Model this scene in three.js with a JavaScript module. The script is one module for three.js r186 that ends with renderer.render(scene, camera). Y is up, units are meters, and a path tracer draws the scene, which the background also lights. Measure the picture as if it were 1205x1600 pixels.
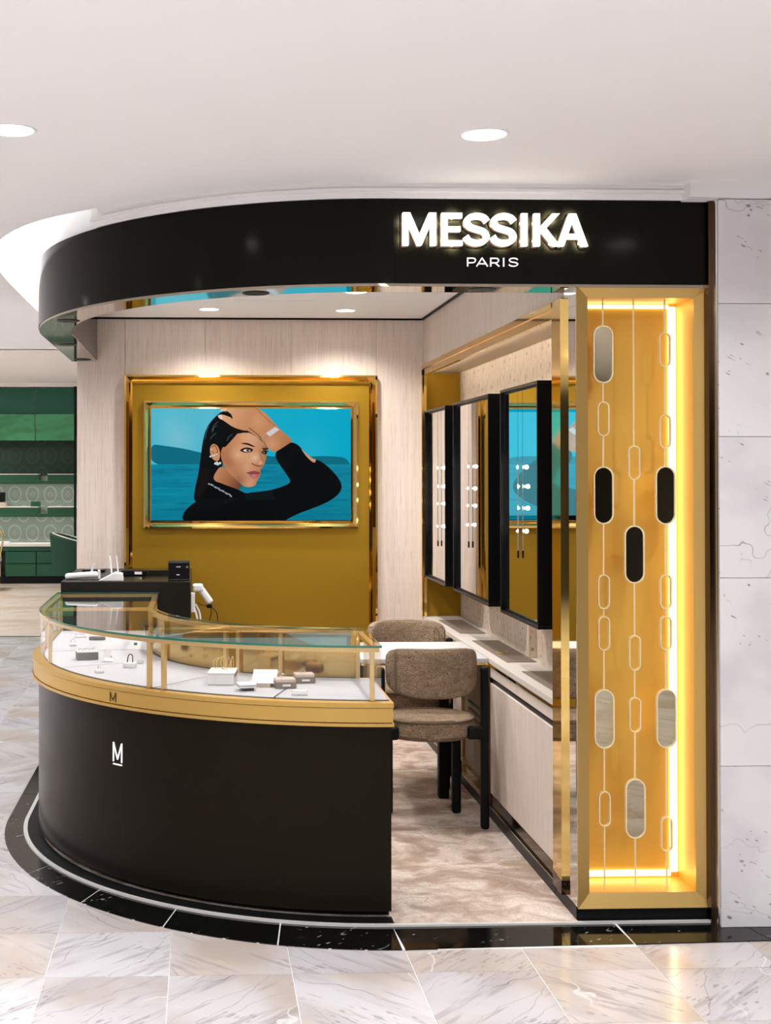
import * as THREE from 'three';
import { RoundedBoxGeometry } from 'three/addons/geometries/RoundedBoxGeometry.js';
import { mergeGeometries, toCreasedNormals } from 'three/addons/utils/BufferGeometryUtils.js';
import { RectAreaLightUniformsLib } from 'three/addons/lights/RectAreaLightUniformsLib.js';

// ---------------------------------------------------------------- camera, exposure
const scene = new THREE.Scene();
scene.background = new THREE.Color(0x000000);
const W = 1205, H = 1600, F = 2000, EYE = 1.55;
const YAW = THREE.MathUtils.degToRad(2.08), PITCH = THREE.MathUtils.degToRad(0.7);
const CX = 312 + F * Math.tan(YAW), CY = 738 - F * Math.tan(PITCH);
const camera = new THREE.PerspectiveCamera(2 * Math.atan(H / 2 / F) * 180 / Math.PI, W / H, 0.05, 60);
camera.rotation.order = 'YXZ';
camera.position.set(0, EYE, 0);
camera.rotation.set(PITCH, -YAW, 0);
camera.setViewOffset(W, H, W / 2 - CX, H / 2 - CY, W, H);
camera.updateMatrixWorld(true);
scene.add(camera);

const renderer = new THREE.WebGLRenderer({ antialias: true });
renderer.toneMapping = THREE.LinearToneMapping;
renderer.toneMappingExposure = 1.0;
renderer.shadowMap.enabled = true;
RectAreaLightUniformsLib.init();

// brightness of the lamps of the place (candela for spots, nits for panels)
const HALL_CD = 10.4, SHOP_CD = 5.5, LED_WARM = 3.2, COVE = 5;

// ---------------------------------------------------------------- helpers
let seed = 12345;
const rnd = () => { seed = (seed * 1664525 + 1013904223) >>> 0; return seed / 4294967296; };
const clamp = (v, a = 0, b = 1) => Math.min(b, Math.max(a, v));
const lerp = (a, b, t) => a + (b - a) * t;
const smooth = (a, b, v) => { const t = clamp((v - a) / (b - a)); return t * t * (3 - 2 * t); };
// a pixel of the photograph gives a direction; the distance comes from the level surface it lies on
const E3 = new THREE.Euler(PITCH, -YAW, 0, 'YXZ');
function onLevel(px, py, Y) {
  const d = new THREE.Vector3((px - CX) / F, -(py - CY) / F, -1).applyEuler(E3);
  const t = (Y - EYE) / d.y;
  return [d.x * t, Y, d.z * t];
}
const taken = {};
function numbered(name) { const n = taken[name] || 0; taken[name] = n + 1; return n ? name + '_' + String(n).padStart(3, '0') : name; }
const bases = new Map();
function thing(name, label, category, base = [0, 0, 0], group) {
  const g = new THREE.Group(); g.name = numbered(name); g.position.set(...base);
  g.userData = { label, category }; if (group) g.userData.group = group;
  scene.add(g); bases.set(g, base); return g;
}
function shadow(m) { m.castShadow = true; m.receiveShadow = true; return m; }
// part: geometry given in world metres, stored relative to the base of its thing
function part(t, name, geo, mat, label) {
  const b = bases.get(t);
  geo.translate(-b[0], -b[1], -b[2]);
  const m = shadow(new THREE.Mesh(geo, mat)); m.name = name; t.add(m);
  bases.set(m, b); if (label) m.userData.label = label;
  return m;
}
function single(name, geo, mat, label, category, group) {
  geo.computeBoundingBox(); const bb = geo.boundingBox;
  const b = [(bb.min.x + bb.max.x) / 2, bb.min.y, (bb.min.z + bb.max.z) / 2];
  geo.translate(-b[0], -b[1], -b[2]);
  const m = shadow(new THREE.Mesh(geo, mat)); m.name = numbered(name); m.position.set(...b); scene.add(m);
  m.userData = { label, category }; if (group) m.userData.group = group; bases.set(m, b); return m;
}
function struct(name, geo, mat, label, category) {
  const m = shadow(new THREE.Mesh(geo, mat)); m.name = name; scene.add(m);
  m.userData = { kind: 'structure', label, category }; bases.set(m, [0, 0, 0]); return m;
}
function copyThing(src, name, pos, rotY, label) {
  const c = src.clone(); c.name = numbered(name); c.position.set(...pos); c.rotation.y = rotY || 0;
  c.userData = { ...src.userData }; if (label) c.userData.label = label;
  scene.add(c); return c;
}
// uv in metres from the dominant face direction
function boxUV(g, ox = 0, oy = 0) {
  if (!g.attributes.normal) g.computeVertexNormals();
  const p = g.attributes.position, n = g.attributes.normal, uv = new Float32Array(p.count * 2);
  for (let i = 0; i < p.count; i++) {
    const ax = Math.abs(n.getX(i)), ay = Math.abs(n.getY(i)), az = Math.abs(n.getZ(i));
    let u, v;
    if (ay >= ax && ay >= az) { u = p.getX(i); v = p.getZ(i); } else if (ax >= az) { u = p.getZ(i); v = p.getY(i); } else { u = p.getX(i); v = p.getY(i); }
    uv[2 * i] = u + ox; uv[2 * i + 1] = v + oy;
  }
  g.setAttribute('uv', new THREE.BufferAttribute(uv, 2)); return g;
}
// box between two corners; Z is depth in front of the camera (world z = -Z)
function bx(x0, x1, y0, y1, Z0, Z1, r = 0) {
  const w = x1 - x0, h = y1 - y0, d = Z1 - Z0;
  const g = r ? new RoundedBoxGeometry(w, h, d, 2, Math.min(r, w / 2.01, h / 2.01, d / 2.01)) : new THREE.BoxGeometry(w, h, d);
  g.translate((x0 + x1) / 2, (y0 + y1) / 2, -(Z0 + Z1) / 2);
  return boxUV(g);
}
function cyl(x, y0, y1, Z, r0, r1 = r0, seg = 20) { const g = new THREE.CylinderGeometry(r1, r0, y1 - y0, seg); g.translate(x, (y0 + y1) / 2, -Z); return g; }
function merge(list) { return mergeGeometries(list.map(g => { const q = g.index ? g.toNonIndexed() : g; if (!q.attributes.uv) boxUV(q); return q; })); }
// plan outline [X, Z] extruded from y0 to y1
function plan(pts, y0, y1, holes = []) {
  const s = new THREE.Shape(pts.map(([x, z]) => new THREE.Vector2(x, z)));
  for (const h of holes) s.holes.push(new THREE.Path(h.map(([x, z]) => new THREE.Vector2(x, z))));
  const g = new THREE.ExtrudeGeometry(s, { depth: y1 - y0, bevelEnabled: false, curveSegments: 1 });
  g.rotateX(-Math.PI / 2); g.translate(0, y0, 0);
  return boxUV(toCreasedNormals(g, 0.5));
}
// outline in the X-Y plane extruded through depth Z0..Z1 (Z0 nearer)
function elev(pts, Z0, Z1, holes = [], bevel = 0) {
  const s = new THREE.Shape(pts.map(([x, y]) => new THREE.Vector2(x, y)));
  for (const h of holes) s.holes.push(new THREE.Path(h.map(([x, y]) => new THREE.Vector2(x, y))));
  const g = new THREE.ExtrudeGeometry(s, { depth: Z1 - Z0, bevelEnabled: bevel > 0, bevelSize: bevel, bevelThickness: bevel, bevelSegments: 2, curveSegments: 1 });
  g.translate(0, 0, -Z1);
  return boxUV(toCreasedNormals(g, 0.5));
}
const arc = (cx, cz, a, b, t0, t1, n) => { const o = []; for (let i = 0; i <= n; i++) { const t = lerp(t0, t1, i / n); o.push([cx - a * Math.sin(t), cz - b * Math.cos(t)]); } return o; };
function tube(pts, r, seg = 24, rs = 8, closed = false) { return new THREE.TubeGeometry(new THREE.CatmullRomCurve3(pts.map(p => new THREE.Vector3(...p)), closed), seg, r, rs, closed); }
function rectLight(w, h, color, power, pos, target) {
  const l = new THREE.RectAreaLight(color, power, w, h); l.position.set(...pos); l.lookAt(...target); scene.add(l); return l;
}

// ---------------------------------------------------------------- textures
function lattice(seed0) {
  let s = seed0 >>> 0; const t = new Float32Array(65536);
  for (let i = 0; i < 65536; i++) { s = (s * 1664525 + 1013904223) >>> 0; t[i] = s / 4294967296; }
  return t;
}
const LAT = lattice(777);
function vnoise(x, y, px, py, k = 0) {
  const xi = Math.floor(x), yi = Math.floor(y), fx = x - xi, fy = y - yi;
  const ux = fx * fx * (3 - 2 * fx), uy = fy * fy * (3 - 2 * fy);
  const h = (a, b) => LAT[((((a % px) + px) % px) * 157 + (((b % py) + py) % py) * 269 + k * 7919 + (((a % px) + px) % px) * (((b % py) + py) % py) * 31) & 65535];
  return lerp(lerp(h(xi, yi), h(xi + 1, yi), ux), lerp(h(xi, yi + 1), h(xi + 1, yi + 1), ux), uy);
}
function fbm(u, v, fx, fy, oct, k = 0) {
  let a = 0.5, s = 0, n = 0;
  for (let o = 0; o < oct; o++) { s += a * vnoise(u * fx, v * fy, fx, fy, k + o); n += a; a *= 0.5; fx *= 2; fy *= 2; }
  return s / n;
}
function tex(w, h, fn, srgb, sizeX, sizeY) {
  const d = new Uint8Array(w * h * 4);
  for (let j = 0; j < h; j++) for (let i = 0; i < w; i++) {
    const c = fn(i / w, j / h), q = (j * w + i) * 4;
    d[q] = clamp(c[0], 0, 255); d[q + 1] = clamp(c[1], 0, 255); d[q + 2] = clamp(c[2], 0, 255); d[q + 3] = 255;
  }
  const t = new THREE.DataTexture(d, w, h, THREE.RGBAFormat);
  t.wrapS = t.wrapT = THREE.RepeatWrapping; t.magFilter = THREE.LinearFilter; t.minFilter = THREE.LinearMipmapLinearFilter; t.generateMipmaps = true;
  if (srgb) t.colorSpace = THREE.SRGBColorSpace;
  t.repeat.set(1 / sizeX, 1 / sizeY); t.needsUpdate = true; return t;
}
const mix3 = (a, b, t) => [lerp(a[0], b[0], t), lerp(a[1], b[1], t), lerp(a[2], b[2], t)];
// pale oak veneer, grain along v
const woodTex = tex(1024, 512, (u, v) => {
  const warp = fbm(u, v, 6, 3, 3, 3) * 0.02;
  const g = fbm(u + warp, v, 220, 4, 3, 11), c = fbm(u + warp, v, 26, 2, 3, 21), band = fbm(u, v, 8, 1, 2, 31);
  const pore = smooth(0.66, 0.8, vnoise((u + warp) * 420, v * 22, 420, 22, 41));
  let k = mix3([212, 194, 182], [236, 224, 214], g * 0.55 + c * 0.3 + band * 0.25);
  k = mix3(k, [172, 149, 134], pore * 0.2);
  return k;
}, true, 1.2, 1.8);
// white marble with slanted grey veins and beige clouds
function veins(u, v, fx, fy, k, w) { const n = fbm(u, v, fx, fy, 4, k); return smooth(w, 0, Math.abs(n - 0.5)); }
// a vein is a wavering line of one slanted family that comes and goes
const wave = (u, v, m, n, amp, k) => m * u + n * v + amp * (fbm(u, v, 3, 3, 5, k) - 0.5);
const family = (u, v, m, n, amp, k, w) => { const f = wave(u, v, m, n, amp, k), d = Math.abs(f - Math.floor(f) - 0.5); return smooth(w, w * 0.2, d) * smooth(0.46, 0.66, fbm(u, v, 4, 4, 3, k + 7)); };
const marbleTex = tex(1024, 1024, (u, v) => {
  const along = u - v, across = u + v;
  let k = mix3([216, 211, 212], [198, 184, 174], smooth(0.45, 0.75, fbm(u, v, 3, 3, 5, 51)));
  k = mix3(k, [192, 186, 188], 0.55 * smooth(0.42, 0.75, fbm(along, across, 2, 11, 4, 61)));
  k = mix3(k, [168, 160, 160], 0.5 * smooth(0.6, 0.8, fbm(along, across, 5, 44, 3, 65)));
  k = mix3(k, [130, 124, 124], family(u, v, 2, 3, 1.3, 81, 0.008) * 0.9);
  k = mix3(k, [148, 140, 138], family(u, v, 5, 4, 1.6, 91, 0.011) * 0.6);
  k = mix3(k, [160, 152, 150], family(u, v, 7, 9, 2.2, 101, 0.025) * 0.4);
  k = mix3(k, [240, 238, 238], family(u, v, 3, 2, 1.8, 111, 0.02) * 0.7);
  k = mix3(k, [104, 98, 98], smooth(0.78, 0.86, vnoise(along * 26, across * 120, 26, 120, 117)) * smooth(0.5, 0.7, fbm(u, v, 5, 5, 2, 119)) * 0.3);
  return k;
}, true, 1.3, 1.3);
// paler wall marble with loose flecks and threads
const wallMarbleTex = tex(1024, 1024, (u, v) => {
  const along = 2 * u - v, across = u + 2 * v;
  let k = mix3([233, 228, 228], [218, 212, 214], smooth(0.35, 0.7, fbm(u, v, 4, 5, 4, 23)));
  k = mix3(k, [150, 141, 138], family(u, v, 1, 2, 1.6, 33, 0.007) * 0.7);
  k = mix3(k, [162, 154, 152], family(u, v, -1, 3, 2.2, 37, 0.008) * 0.6);
  k = mix3(k, [112, 102, 96], smooth(0.80, 0.90, fbm(along, across, 16, 48, 2, 43)) * smooth(0.5, 0.66, fbm(u, v, 5, 5, 2, 47)) * 0.8);
  return k;
}, true, 1.1, 1.1);
const blackMarbleTex = tex(512, 512, (u, v) => {
  let k = mix3([5, 6, 5], [16, 17, 15], fbm(u, v, 5, 5, 4, 53));
  k = mix3(k, [150, 150, 146], smooth(0.76, 0.86, fbm(u - v, u + v, 20, 52, 2, 57)) * smooth(0.42, 0.6, fbm(u, v, 4, 4, 2, 58)) * 0.9);
  k = mix3(k, [120, 118, 112], family(u, v, 2, 3, 2.0, 59, 0.006) * 0.5);
  return k;
}, true, 0.9, 0.9);
// cut-pile carpet with a cloudy two-tone figure
const carpetTex = tex(1024, 1024, (u, v) => {
  const du = u + (fbm(u, v, 6, 6, 3, 65) - 0.5) * 0.14, dv = v + (fbm(u, v, 6, 6, 3, 67) - 0.5) * 0.14;
  const n = fbm(du, dv, 11, 15, 4, 69), m = fbm(du, dv, 24, 36, 3, 73), f = vnoise(u * 340, v * 340, 340, 340, 75);
  let k = mix3([172, 149, 133], [222, 207, 196], smooth(0.30, 0.66, n * 0.5 + m * 0.5));
  k = mix3(k, [150, 126, 110], veins(du, dv, 6, 8, 77, 0.012) * 0.45);
  return mix3(k, [128, 106, 92], f * f * 0.3);
}, true, 1.6, 1.6);
const carpetBump = tex(512, 512, (u, v) => { const f = vnoise(u * 200, v * 200, 200, 200, 79) * 180 + fbm(u, v, 10, 10, 3, 83) * 70; return [f, f, f]; }, false, 0.8, 0.8);
// chenille upholstery
const fabricTex = tex(512, 512, (u, v) => {
  const n = fbm(u, v, 16, 34, 3, 87), f = vnoise(u * 150, v * 210, 150, 210, 89), c = fbm(u, v, 5, 5, 3, 93);
  return mix3(mix3([118, 97, 76], [184, 161, 138], n * 0.7 + c * 0.3), [80, 62, 46], smooth(0.55, 0.9, f) * 0.7);
}, true, 0.45, 0.45);
const fabricBump = tex(256, 256, (u, v) => { const f = vnoise(u * 75, v * 105, 75, 105, 97) * 200 + fbm(u, v, 10, 20, 2, 99) * 55; return [f, f, f]; }, false, 0.225, 0.225);
// textured niche lining, short vertical flecks
const liningTex = tex(512, 512, (u, v) => {
  let k = mix3([206, 186, 164], [228, 212, 196], fbm(u, v, 30, 8, 3, 103));
  return mix3(k, [128, 104, 84], smooth(0.7, 0.84, fbm(u, v, 90, 26, 2, 107)) * 0.75);
}, true, 0.7, 0.7);
// fine brushed grain for satin metal (roughness only)
const brushTex = tex(512, 512, (u, v) => { const g = 130 + 90 * fbm(u, v, 6, 256, 2, 109); return [g, g, g]; }, false, 0.5, 0.5);
// ogee wallpaper in the green boutique
function paper(bg, fg) {
  return tex(512, 512, (u, v) => {
    const x = u * 4, row = Math.floor(v * 4), y = v * 4 - row;
    const cx = (x + (row % 2) * 0.5) % 1 - 0.5, r = Math.hypot(cx * 1.05, (y - 0.5) * 0.9);
    const ring = smooth(0.035, 0.012, Math.abs(r - 0.36)) + 0.7 * smooth(0.03, 0.01, Math.abs(Math.abs(cx) + Math.abs(y - 0.5) - 0.13));
    return mix3(bg, fg, clamp(ring) * (0.55 + 0.4 * fbm(u, v, 30, 30, 2, 113)));
  }, true, 1.0, 1.1);
}
const paperPale = paper([118, 130, 120], [168, 177, 167]), paperDark = paper([4, 46, 27], [22, 78, 54]);

// ---------------------------------------------------------------- materials
const std = (o) => new THREE.MeshStandardMaterial(o);
const phys = (o) => new THREE.MeshPhysicalMaterial(o);
const lin = (r, g, b) => new THREE.Color().setRGB(r, g, b);
const M = {
  white: std({ color: lin(0.88, 0.855, 0.85), roughness: 0.9 }),
  whiteGloss: std({ color: lin(0.82, 0.81, 0.80), roughness: 0.35 }),
  hall: std({ color: lin(0.68, 0.66, 0.65), roughness: 0.8 }),
  darkShop: std({ color: lin(0.03, 0.026, 0.022), roughness: 0.6 }),
  wood: std({ map: woodTex, roughness: 0.55 }),
  marble: std({ map: marbleTex, roughness: 0.16 }),
  marbleWall: std({ map: wallMarbleTex, roughness: 0.3 }),
  blackMarble: phys({ map: blackMarbleTex, roughness: 0.08, specularIntensity: 0.5 }),
  grout: std({ color: lin(0.84, 0.82, 0.80), roughness: 0.7 }),
  carpet: std({ map: carpetTex, bumpMap: carpetBump, bumpScale: 0.004, roughness: 1 }),
  fabric: std({ map: fabricTex, bumpMap: fabricBump, bumpScale: 0.003, roughness: 1 }),
  lining: std({ map: liningTex, roughness: 0.8 }),
  blackLacquer: phys({ color: lin(0.006, 0.0055, 0.0037), roughness: 0.12, specularIntensity: 0.16 }),
  blackMatt: phys({ color: lin(0.005, 0.005, 0.005), roughness: 0.5, specularIntensity: 0.3 }),
  blackFrame: phys({ color: lin(0.004, 0.004, 0.0045), roughness: 0.3, specularIntensity: 0.3 }),
  charcoal: phys({ color: lin(0.010, 0.009, 0.007), roughness: 0.35, specularIntensity: 0.4 }),
  counter: phys({ color: lin(0.008, 0.006, 0.0042), roughness: 0.25, specularIntensity: 0.27, specularColor: lin(1, 0.8, 0.58) }),
  bronzeMirror: std({ color: lin(0.34, 0.29, 0.23), metalness: 1, roughness: 0.04 }),
  darkBronze: std({ color: lin(0.10, 0.06, 0.035), metalness: 1, roughness: 0.12 }),
  mirror: std({ color: lin(0.80, 0.80, 0.78), metalness: 1, roughness: 0.01 }),
  smokeMirror: std({ color: lin(0.60, 0.52, 0.36), metalness: 1, roughness: 0.015 }),
  goldPolish: std({ color: lin(0.86, 0.60, 0.20), metalness: 1, roughness: 0.06 }),
  goldSatin: std({ color: lin(0.62, 0.40, 0.125), metalness: 0.65, roughness: 0.4 }),
  goldPanel: std({ color: lin(0.40, 0.228, 0.016), metalness: 0.75, roughness: 0.45 }),
  goldBox: std({ color: lin(0.82, 0.49, 0.085), metalness: 0.5, roughness: 0.45 }),
  goldBand: std({ color: lin(0.66, 0.42, 0.12), metalness: 0.9, roughness: 0.36 }),
  goldRail: std({ color: lin(0.80, 0.56, 0.24), metalness: 0.9, roughness: 0.3 }),
  champagne: std({ color: lin(0.92, 0.78, 0.48), metalness: 0.25, roughness: 0.35 }),
  goldTint: std({ color: lin(0.50, 0.34, 0.12), metalness: 1, roughness: 0.12 }),
  brightEdge: std({ color: lin(0.78, 0.75, 0.72), metalness: 0.3, roughness: 0.3 }),
  silver: std({ color: lin(0.75, 0.74, 0.72), metalness: 1, roughness: 0.2 }),
  glass: new THREE.MeshPhysicalMaterial({ color: 0xffffff, roughness: 0, metalness: 0, transmission: 1, thickness: 0, ior: 1.5, side: THREE.DoubleSide }),
  glassEdge: new THREE.MeshPhysicalMaterial({ color: lin(0.01, 0.16, 0.10), roughness: 0.08, metalness: 0, clearcoat: 1 }),
  deck: std({ color: lin(0.48, 0.48, 0.50), roughness: 0.7 }),
  pad: std({ color: lin(0.21, 0.16, 0.12), roughness: 0.6 }),
  stone: std({ color: lin(0.70, 0.64, 0.59), roughness: 0.4 }),
  plastic: std({ color: lin(0.75, 0.75, 0.76), roughness: 0.4 }),
  black: phys({ color: lin(0.005, 0.005, 0.006), roughness: 0.35, specularIntensity: 0.35 }),
  taupeLeather: std({ color: lin(0.20, 0.15, 0.115), roughness: 0.6 }),
  greyBox: std({ color: lin(0.16, 0.145, 0.13), roughness: 0.7 }),
  beigeBox: std({ color: lin(0.56, 0.45, 0.36), roughness: 0.6 }),
  paleBox: std({ color: lin(0.78, 0.75, 0.73), roughness: 0.6 }),
  acrylic: new THREE.MeshPhysicalMaterial({ color: 0xffffff, roughness: 0.02, transmission: 0.92, thickness: 0 }),
  green: std({ color: lin(0.006, 0.075, 0.032), roughness: 0.4 }),
  greenGloss: std({ color: lin(0.006, 0.10, 0.065), roughness: 0.08, metalness: 0.3 }),
  greenMirror: std({ color: lin(0.05, 0.17, 0.075), roughness: 0.03, metalness: 1 }),
  greenVelvet: std({ color: lin(0.003, 0.040, 0.019), roughness: 0.8 }),
  paperPale: std({ map: paperPale, roughness: 0.6 }),
  paperDark: std({ map: paperDark, roughness: 0.5 }),
  farFloor: std({ map: marbleTex, color: lin(0.92, 0.80, 0.66), roughness: 0.35 }),
  tableWhite: std({ color: lin(0.60, 0.59, 0.58), roughness: 0.4 }),
  nicheCream: std({ color: lin(0.72, 0.55, 0.38), roughness: 0.6 }),
  cream: std({ color: lin(0.72, 0.66, 0.58), roughness: 0.8 }),
  lampGlow: std({ color: 0x000000, emissive: lin(1, 0.97, 0.93), emissiveIntensity: 14 }),
  ledWarm: std({ color: 0x000000, emissive: lin(1, 0.86, 0.42), emissiveIntensity: 3 }),
  ledWhite: std({ color: 0x000000, emissive: lin(1, 0.96, 0.9), emissiveIntensity: 7 }),
  signGlow: std({ color: 0x000000, emissive: lin(1, 0.97, 0.90), emissiveIntensity: 2.4 }),
  emblemGlow: std({ color: 0x000000, emissive: lin(1, 0.98, 0.95), emissiveIntensity: 1.3 }),
  coveGlow: std({ color: 0x000000, emissive: lin(1, 0.99, 0.99), emissiveIntensity: 3 }),
};

// ================================================================ THE HALL
const CEIL = 2.54;                 // hall ceiling
const KC = [0.66, 5.787];          // centre of the curved counter in plan
const FC = [0.66, 6.02], FA = 1.40, FB = 1.65;   // curved fascia in plan
const ZF = 4.37, ZB = 7.40, XS = 1.30;           // shop front, back wall, side wall
const TILE = 0.381, TX0 = 0.287, TZ0 = 3.965;    // floor joints

// floor slab with separate marble tiles laid on it
const floor = struct('floor', bx(-7.2, 4.7, -0.12, -0.0022, -6.2, 19.2), M.grout, 'polished white marble tile floor of the hall', 'floor');
{
  const gap = 0.0016;
  const tileMats = [[0.92, 0.92, 0.93], [0.85, 0.84, 0.84], [0.90, 0.875, 0.85], [0.82, 0.81, 0.82]].map(c => { const m = M.marble.clone(); m.color = lin(...c); return m; });
  for (let i = -7; i < 5; i++) for (let j = -6; j < 22; j++) {
    const x0 = TX0 + i * TILE, z0 = TZ0 + j * TILE, z1 = Math.min(z0 + TILE, 12.15);
    if (x0 > -0.5 && z0 > 4.8) continue;          // under the shop
    if (z0 > 12.1) continue;
    if (x0 < -2.2 && z0 < 2.4) continue;
    const g = new THREE.BoxGeometry(TILE - 2 * gap, 0.012, z1 - z0 - 2 * gap); g.translate(x0 + TILE / 2, -0.006, -(z0 + z1) / 2);
    boxUV(g, rnd() * 1.3, rnd() * 1.3);
    if (rnd() < 0.45) { const uv = g.attributes.uv; for (let k = 0; k < uv.count; k++) uv.setX(k, -uv.getX(k)); }
    part(floor, 'floor_tile', g, tileMats[Math.floor(rnd() * tileMats.length)]);
  }
  // the rest of the hall floor, out of the picture: the same stone in one sheet
  const rest = part(floor, 'floor_sheet', merge([bx(-7.2, TX0 - 7 * TILE, -0.012, 0, -6.2, 12.15), bx(TX0 - 7 * TILE, 4.7, -0.012, 0, -6.2, TZ0 - 6 * TILE), bx(TX0 + 5 * TILE, 4.7, -0.012, 0, TZ0 - 6 * TILE, 4.3)]), M.marble);
  part(floor, 'boutique_floor', bx(-7.2, -0.7, -0.012, 0.001, 12.17, 19.2), M.farFloor);
  part(floor, 'threshold', bx(-7.2, -0.7, -0.012, 0.002, 12.15, 12.19), M.blackMarble);
}
// ceiling: hall sheet with an opening for the shop and its cove
const fasciaOuter = (o = 0) => [[1.79, ZF - o], ...arc(FC[0], FC[1], FA + o, FB + o, 0, Math.PI / 2, 40), [FC[0] - FA - o, ZB + 0.02]];
const fasciaInner = (o) => [[1.79, ZF + o], ...arc(FC[0], FC[1], FA - o, FB - o, 0, Math.PI / 2, 40), [FC[0] - FA + o, ZB]];
const arcNear = arc(FC[0], FC[1], FA, FB, 0, Math.PI / 2, 40).filter(p => p[0] > -0.39);
const coveEdge = [[-0.388, 4.80], [-0.47, 4.875], [-0.56, 4.965], [-0.634, 5.055], [-0.70, 5.15], [-0.76, 5.26], [-0.81, 5.37], [-0.855, 5.49], [-0.89, 5.62], [-0.925, 5.80], [-0.96, 6.05], [-0.985, 6.30], [-0.995, 6.7], [-0.995, 8.6]];
const hole = [[1.76, ZF], ...arcNear, ...coveEdge, [1.76, 8.6]];
const ceiling = struct('ceiling', plan([[-7.2, -6.2], [4.7, -6.2], [4.7, 10.4], [-7.2, 10.4]], CEIL, CEIL + 0.06, [hole]), M.white, 'smooth white hall ceiling with recessed downlights', 'ceiling');
part(ceiling, 'far_ceiling', merge([bx(-7.2, -0.6, 2.80, 2.86, 10.4, 19.2), bx(-7.2, -0.6, CEIL, 2.86, 10.34, 10.4)]), M.white);
// hall walls, mostly out of the picture
struct('wall_left', bx(-7.3, -7.2, 0, 2.9, -6.2, 19.2), M.hall, 'beige side wall of the hall', 'wall');
struct('wall_rear', bx(-7.2, 4.7, 0, 2.9, -6.3, -6.2), M.darkShop, 'dark shop front across the hall', 'wall');
struct('wall_far', bx(-7.2, -0.6, 0, 2.9, 18.9, 19.0), M.hall, 'far wall behind the green boutique', 'wall');
struct('wall_passage', bx(-0.70, -0.60, 0, 2.86, ZB + 0.12, 19.0), M.hall, 'plain wall running back behind the jewellery shop', 'wall');
struct('wall_side', bx(4.6, 4.7, 0, 2.6, -6.2, 4.3), M.darkShop, 'dark shop front at the end of the marble cladding', 'wall');
// marble cladding right of the shop
const wallR = struct('wall_right', bx(1.80, 4.7, 0, 2.485, 4.325, 4.50), M.grout, 'pale veined marble wall beside the gold column', 'wall');
{
  const ys = [0.004, 0.55, 1.19, 1.672, 2.127, 2.485];
  for (let i = 0; i < 5; i++) for (const [x0, x1] of [[1.773, 2.75], [2.752, 3.73], [3.732, 4.7]])
    part(wallR, 'marble_slab', boxUV(bx(x0, x1, ys[i] + 0.001, ys[i + 1] - 0.001, 4.306, 4.326), rnd(), rnd()), M.marbleWall);
}
{ const q = struct('trim_1', bx(1.754, 1.7645, 0, 2.488, 4.345, 4.40), M.darkBronze, 'thin dark bronze and bright metal strip between column and marble wall', 'trim'); part(q, 'bright_edge', bx(1.765, 1.772, 0, 2.488, 4.312, 4.36), M.silver); }
struct('trim_2', merge([bx(1.668, 4.7, 2.487, CEIL, 4.285, 4.37)]), M.white, 'white ceiling moulding above the marble wall', 'trim');
// crown between fascia and ceiling, two steps
{
  const seg = (o, a, y0, y1) => { const out = [[1.70, ZF - o], ...arc(FC[0], FC[1], FA + o, FB + o, 0, a, 34)], inn = [[1.70, ZF + 0.1], ...arc(FC[0], FC[1], FA - 0.1, FB - 0.1, 0, a, 34)]; return plan([...out, ...inn.reverse()], y0, y1); };
  const a = Math.asin((0.66 + 0.40) / FA);
  struct('trim_3', merge([seg(0.006, a, 2.492, 2.512), seg(0.03, a, 2.512, 2.522), seg(0.022, a, 2.522, CEIL + 0.02)]), M.white, 'white stepped crown moulding above the black fascia', 'trim');
}
// cove beside the fascia, lit from inside
{
  const t = thing('cove_light', 'glowing white ceiling cove curving around the black fascia', 'cove light', [-0.85, CEIL, -6.5]);
  const outer = coveEdge, off = coveEdge.map(([x, z]) => [x - 0.03, z - 0.02]);
  part(t, 'cove_wall', plan([...outer, ...off.slice().reverse()], CEIL + 0.0605, 2.86), M.whiteGloss);
  part(t, 'cove_end', bx(-0.388, -0.37, CEIL + 0.005, 2.86, 4.80, 5.0), M.whiteGloss);
  part(t, 'cove_end', bx(-1.02, -0.70, CEIL + 0.0605, 2.86, 8.6, 8.63), M.whiteGloss);
  part(t, 'cove_inner_wall', plan([...arc(FC[0], FC[1], FA - 0.03, FB - 0.03, 0.80, Math.PI / 2, 24), [FC[0] - FA + 0.03, 8.6], [FC[0] - FA + 0.06, 8.6], ...arc(FC[0], FC[1], FA - 0.06, FB - 0.06, 0.80, Math.PI / 2, 24).reverse()], 2.492, 2.86), M.whiteGloss);
  part(t, 'glow_panel', plan([...coveEdge, [-0.66, 8.6], ...arc(FC[0], FC[1], FA - 0.03, FB - 0.03, 0.80, Math.PI / 2, 24).reverse()], 2.80, 2.82), M.coveGlow);
  rectLight(0.22, 2.2, 0xffffff, COVE, [-0.86, 2.79, -6.9], [-0.86, 0, -6.9]);
  struct('shop_roof', bx(-1.1, 1.9, 2.87, 2.93, 4.3, 8.7), M.white, 'roof panel above the shop', 'roof');
}
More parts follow.
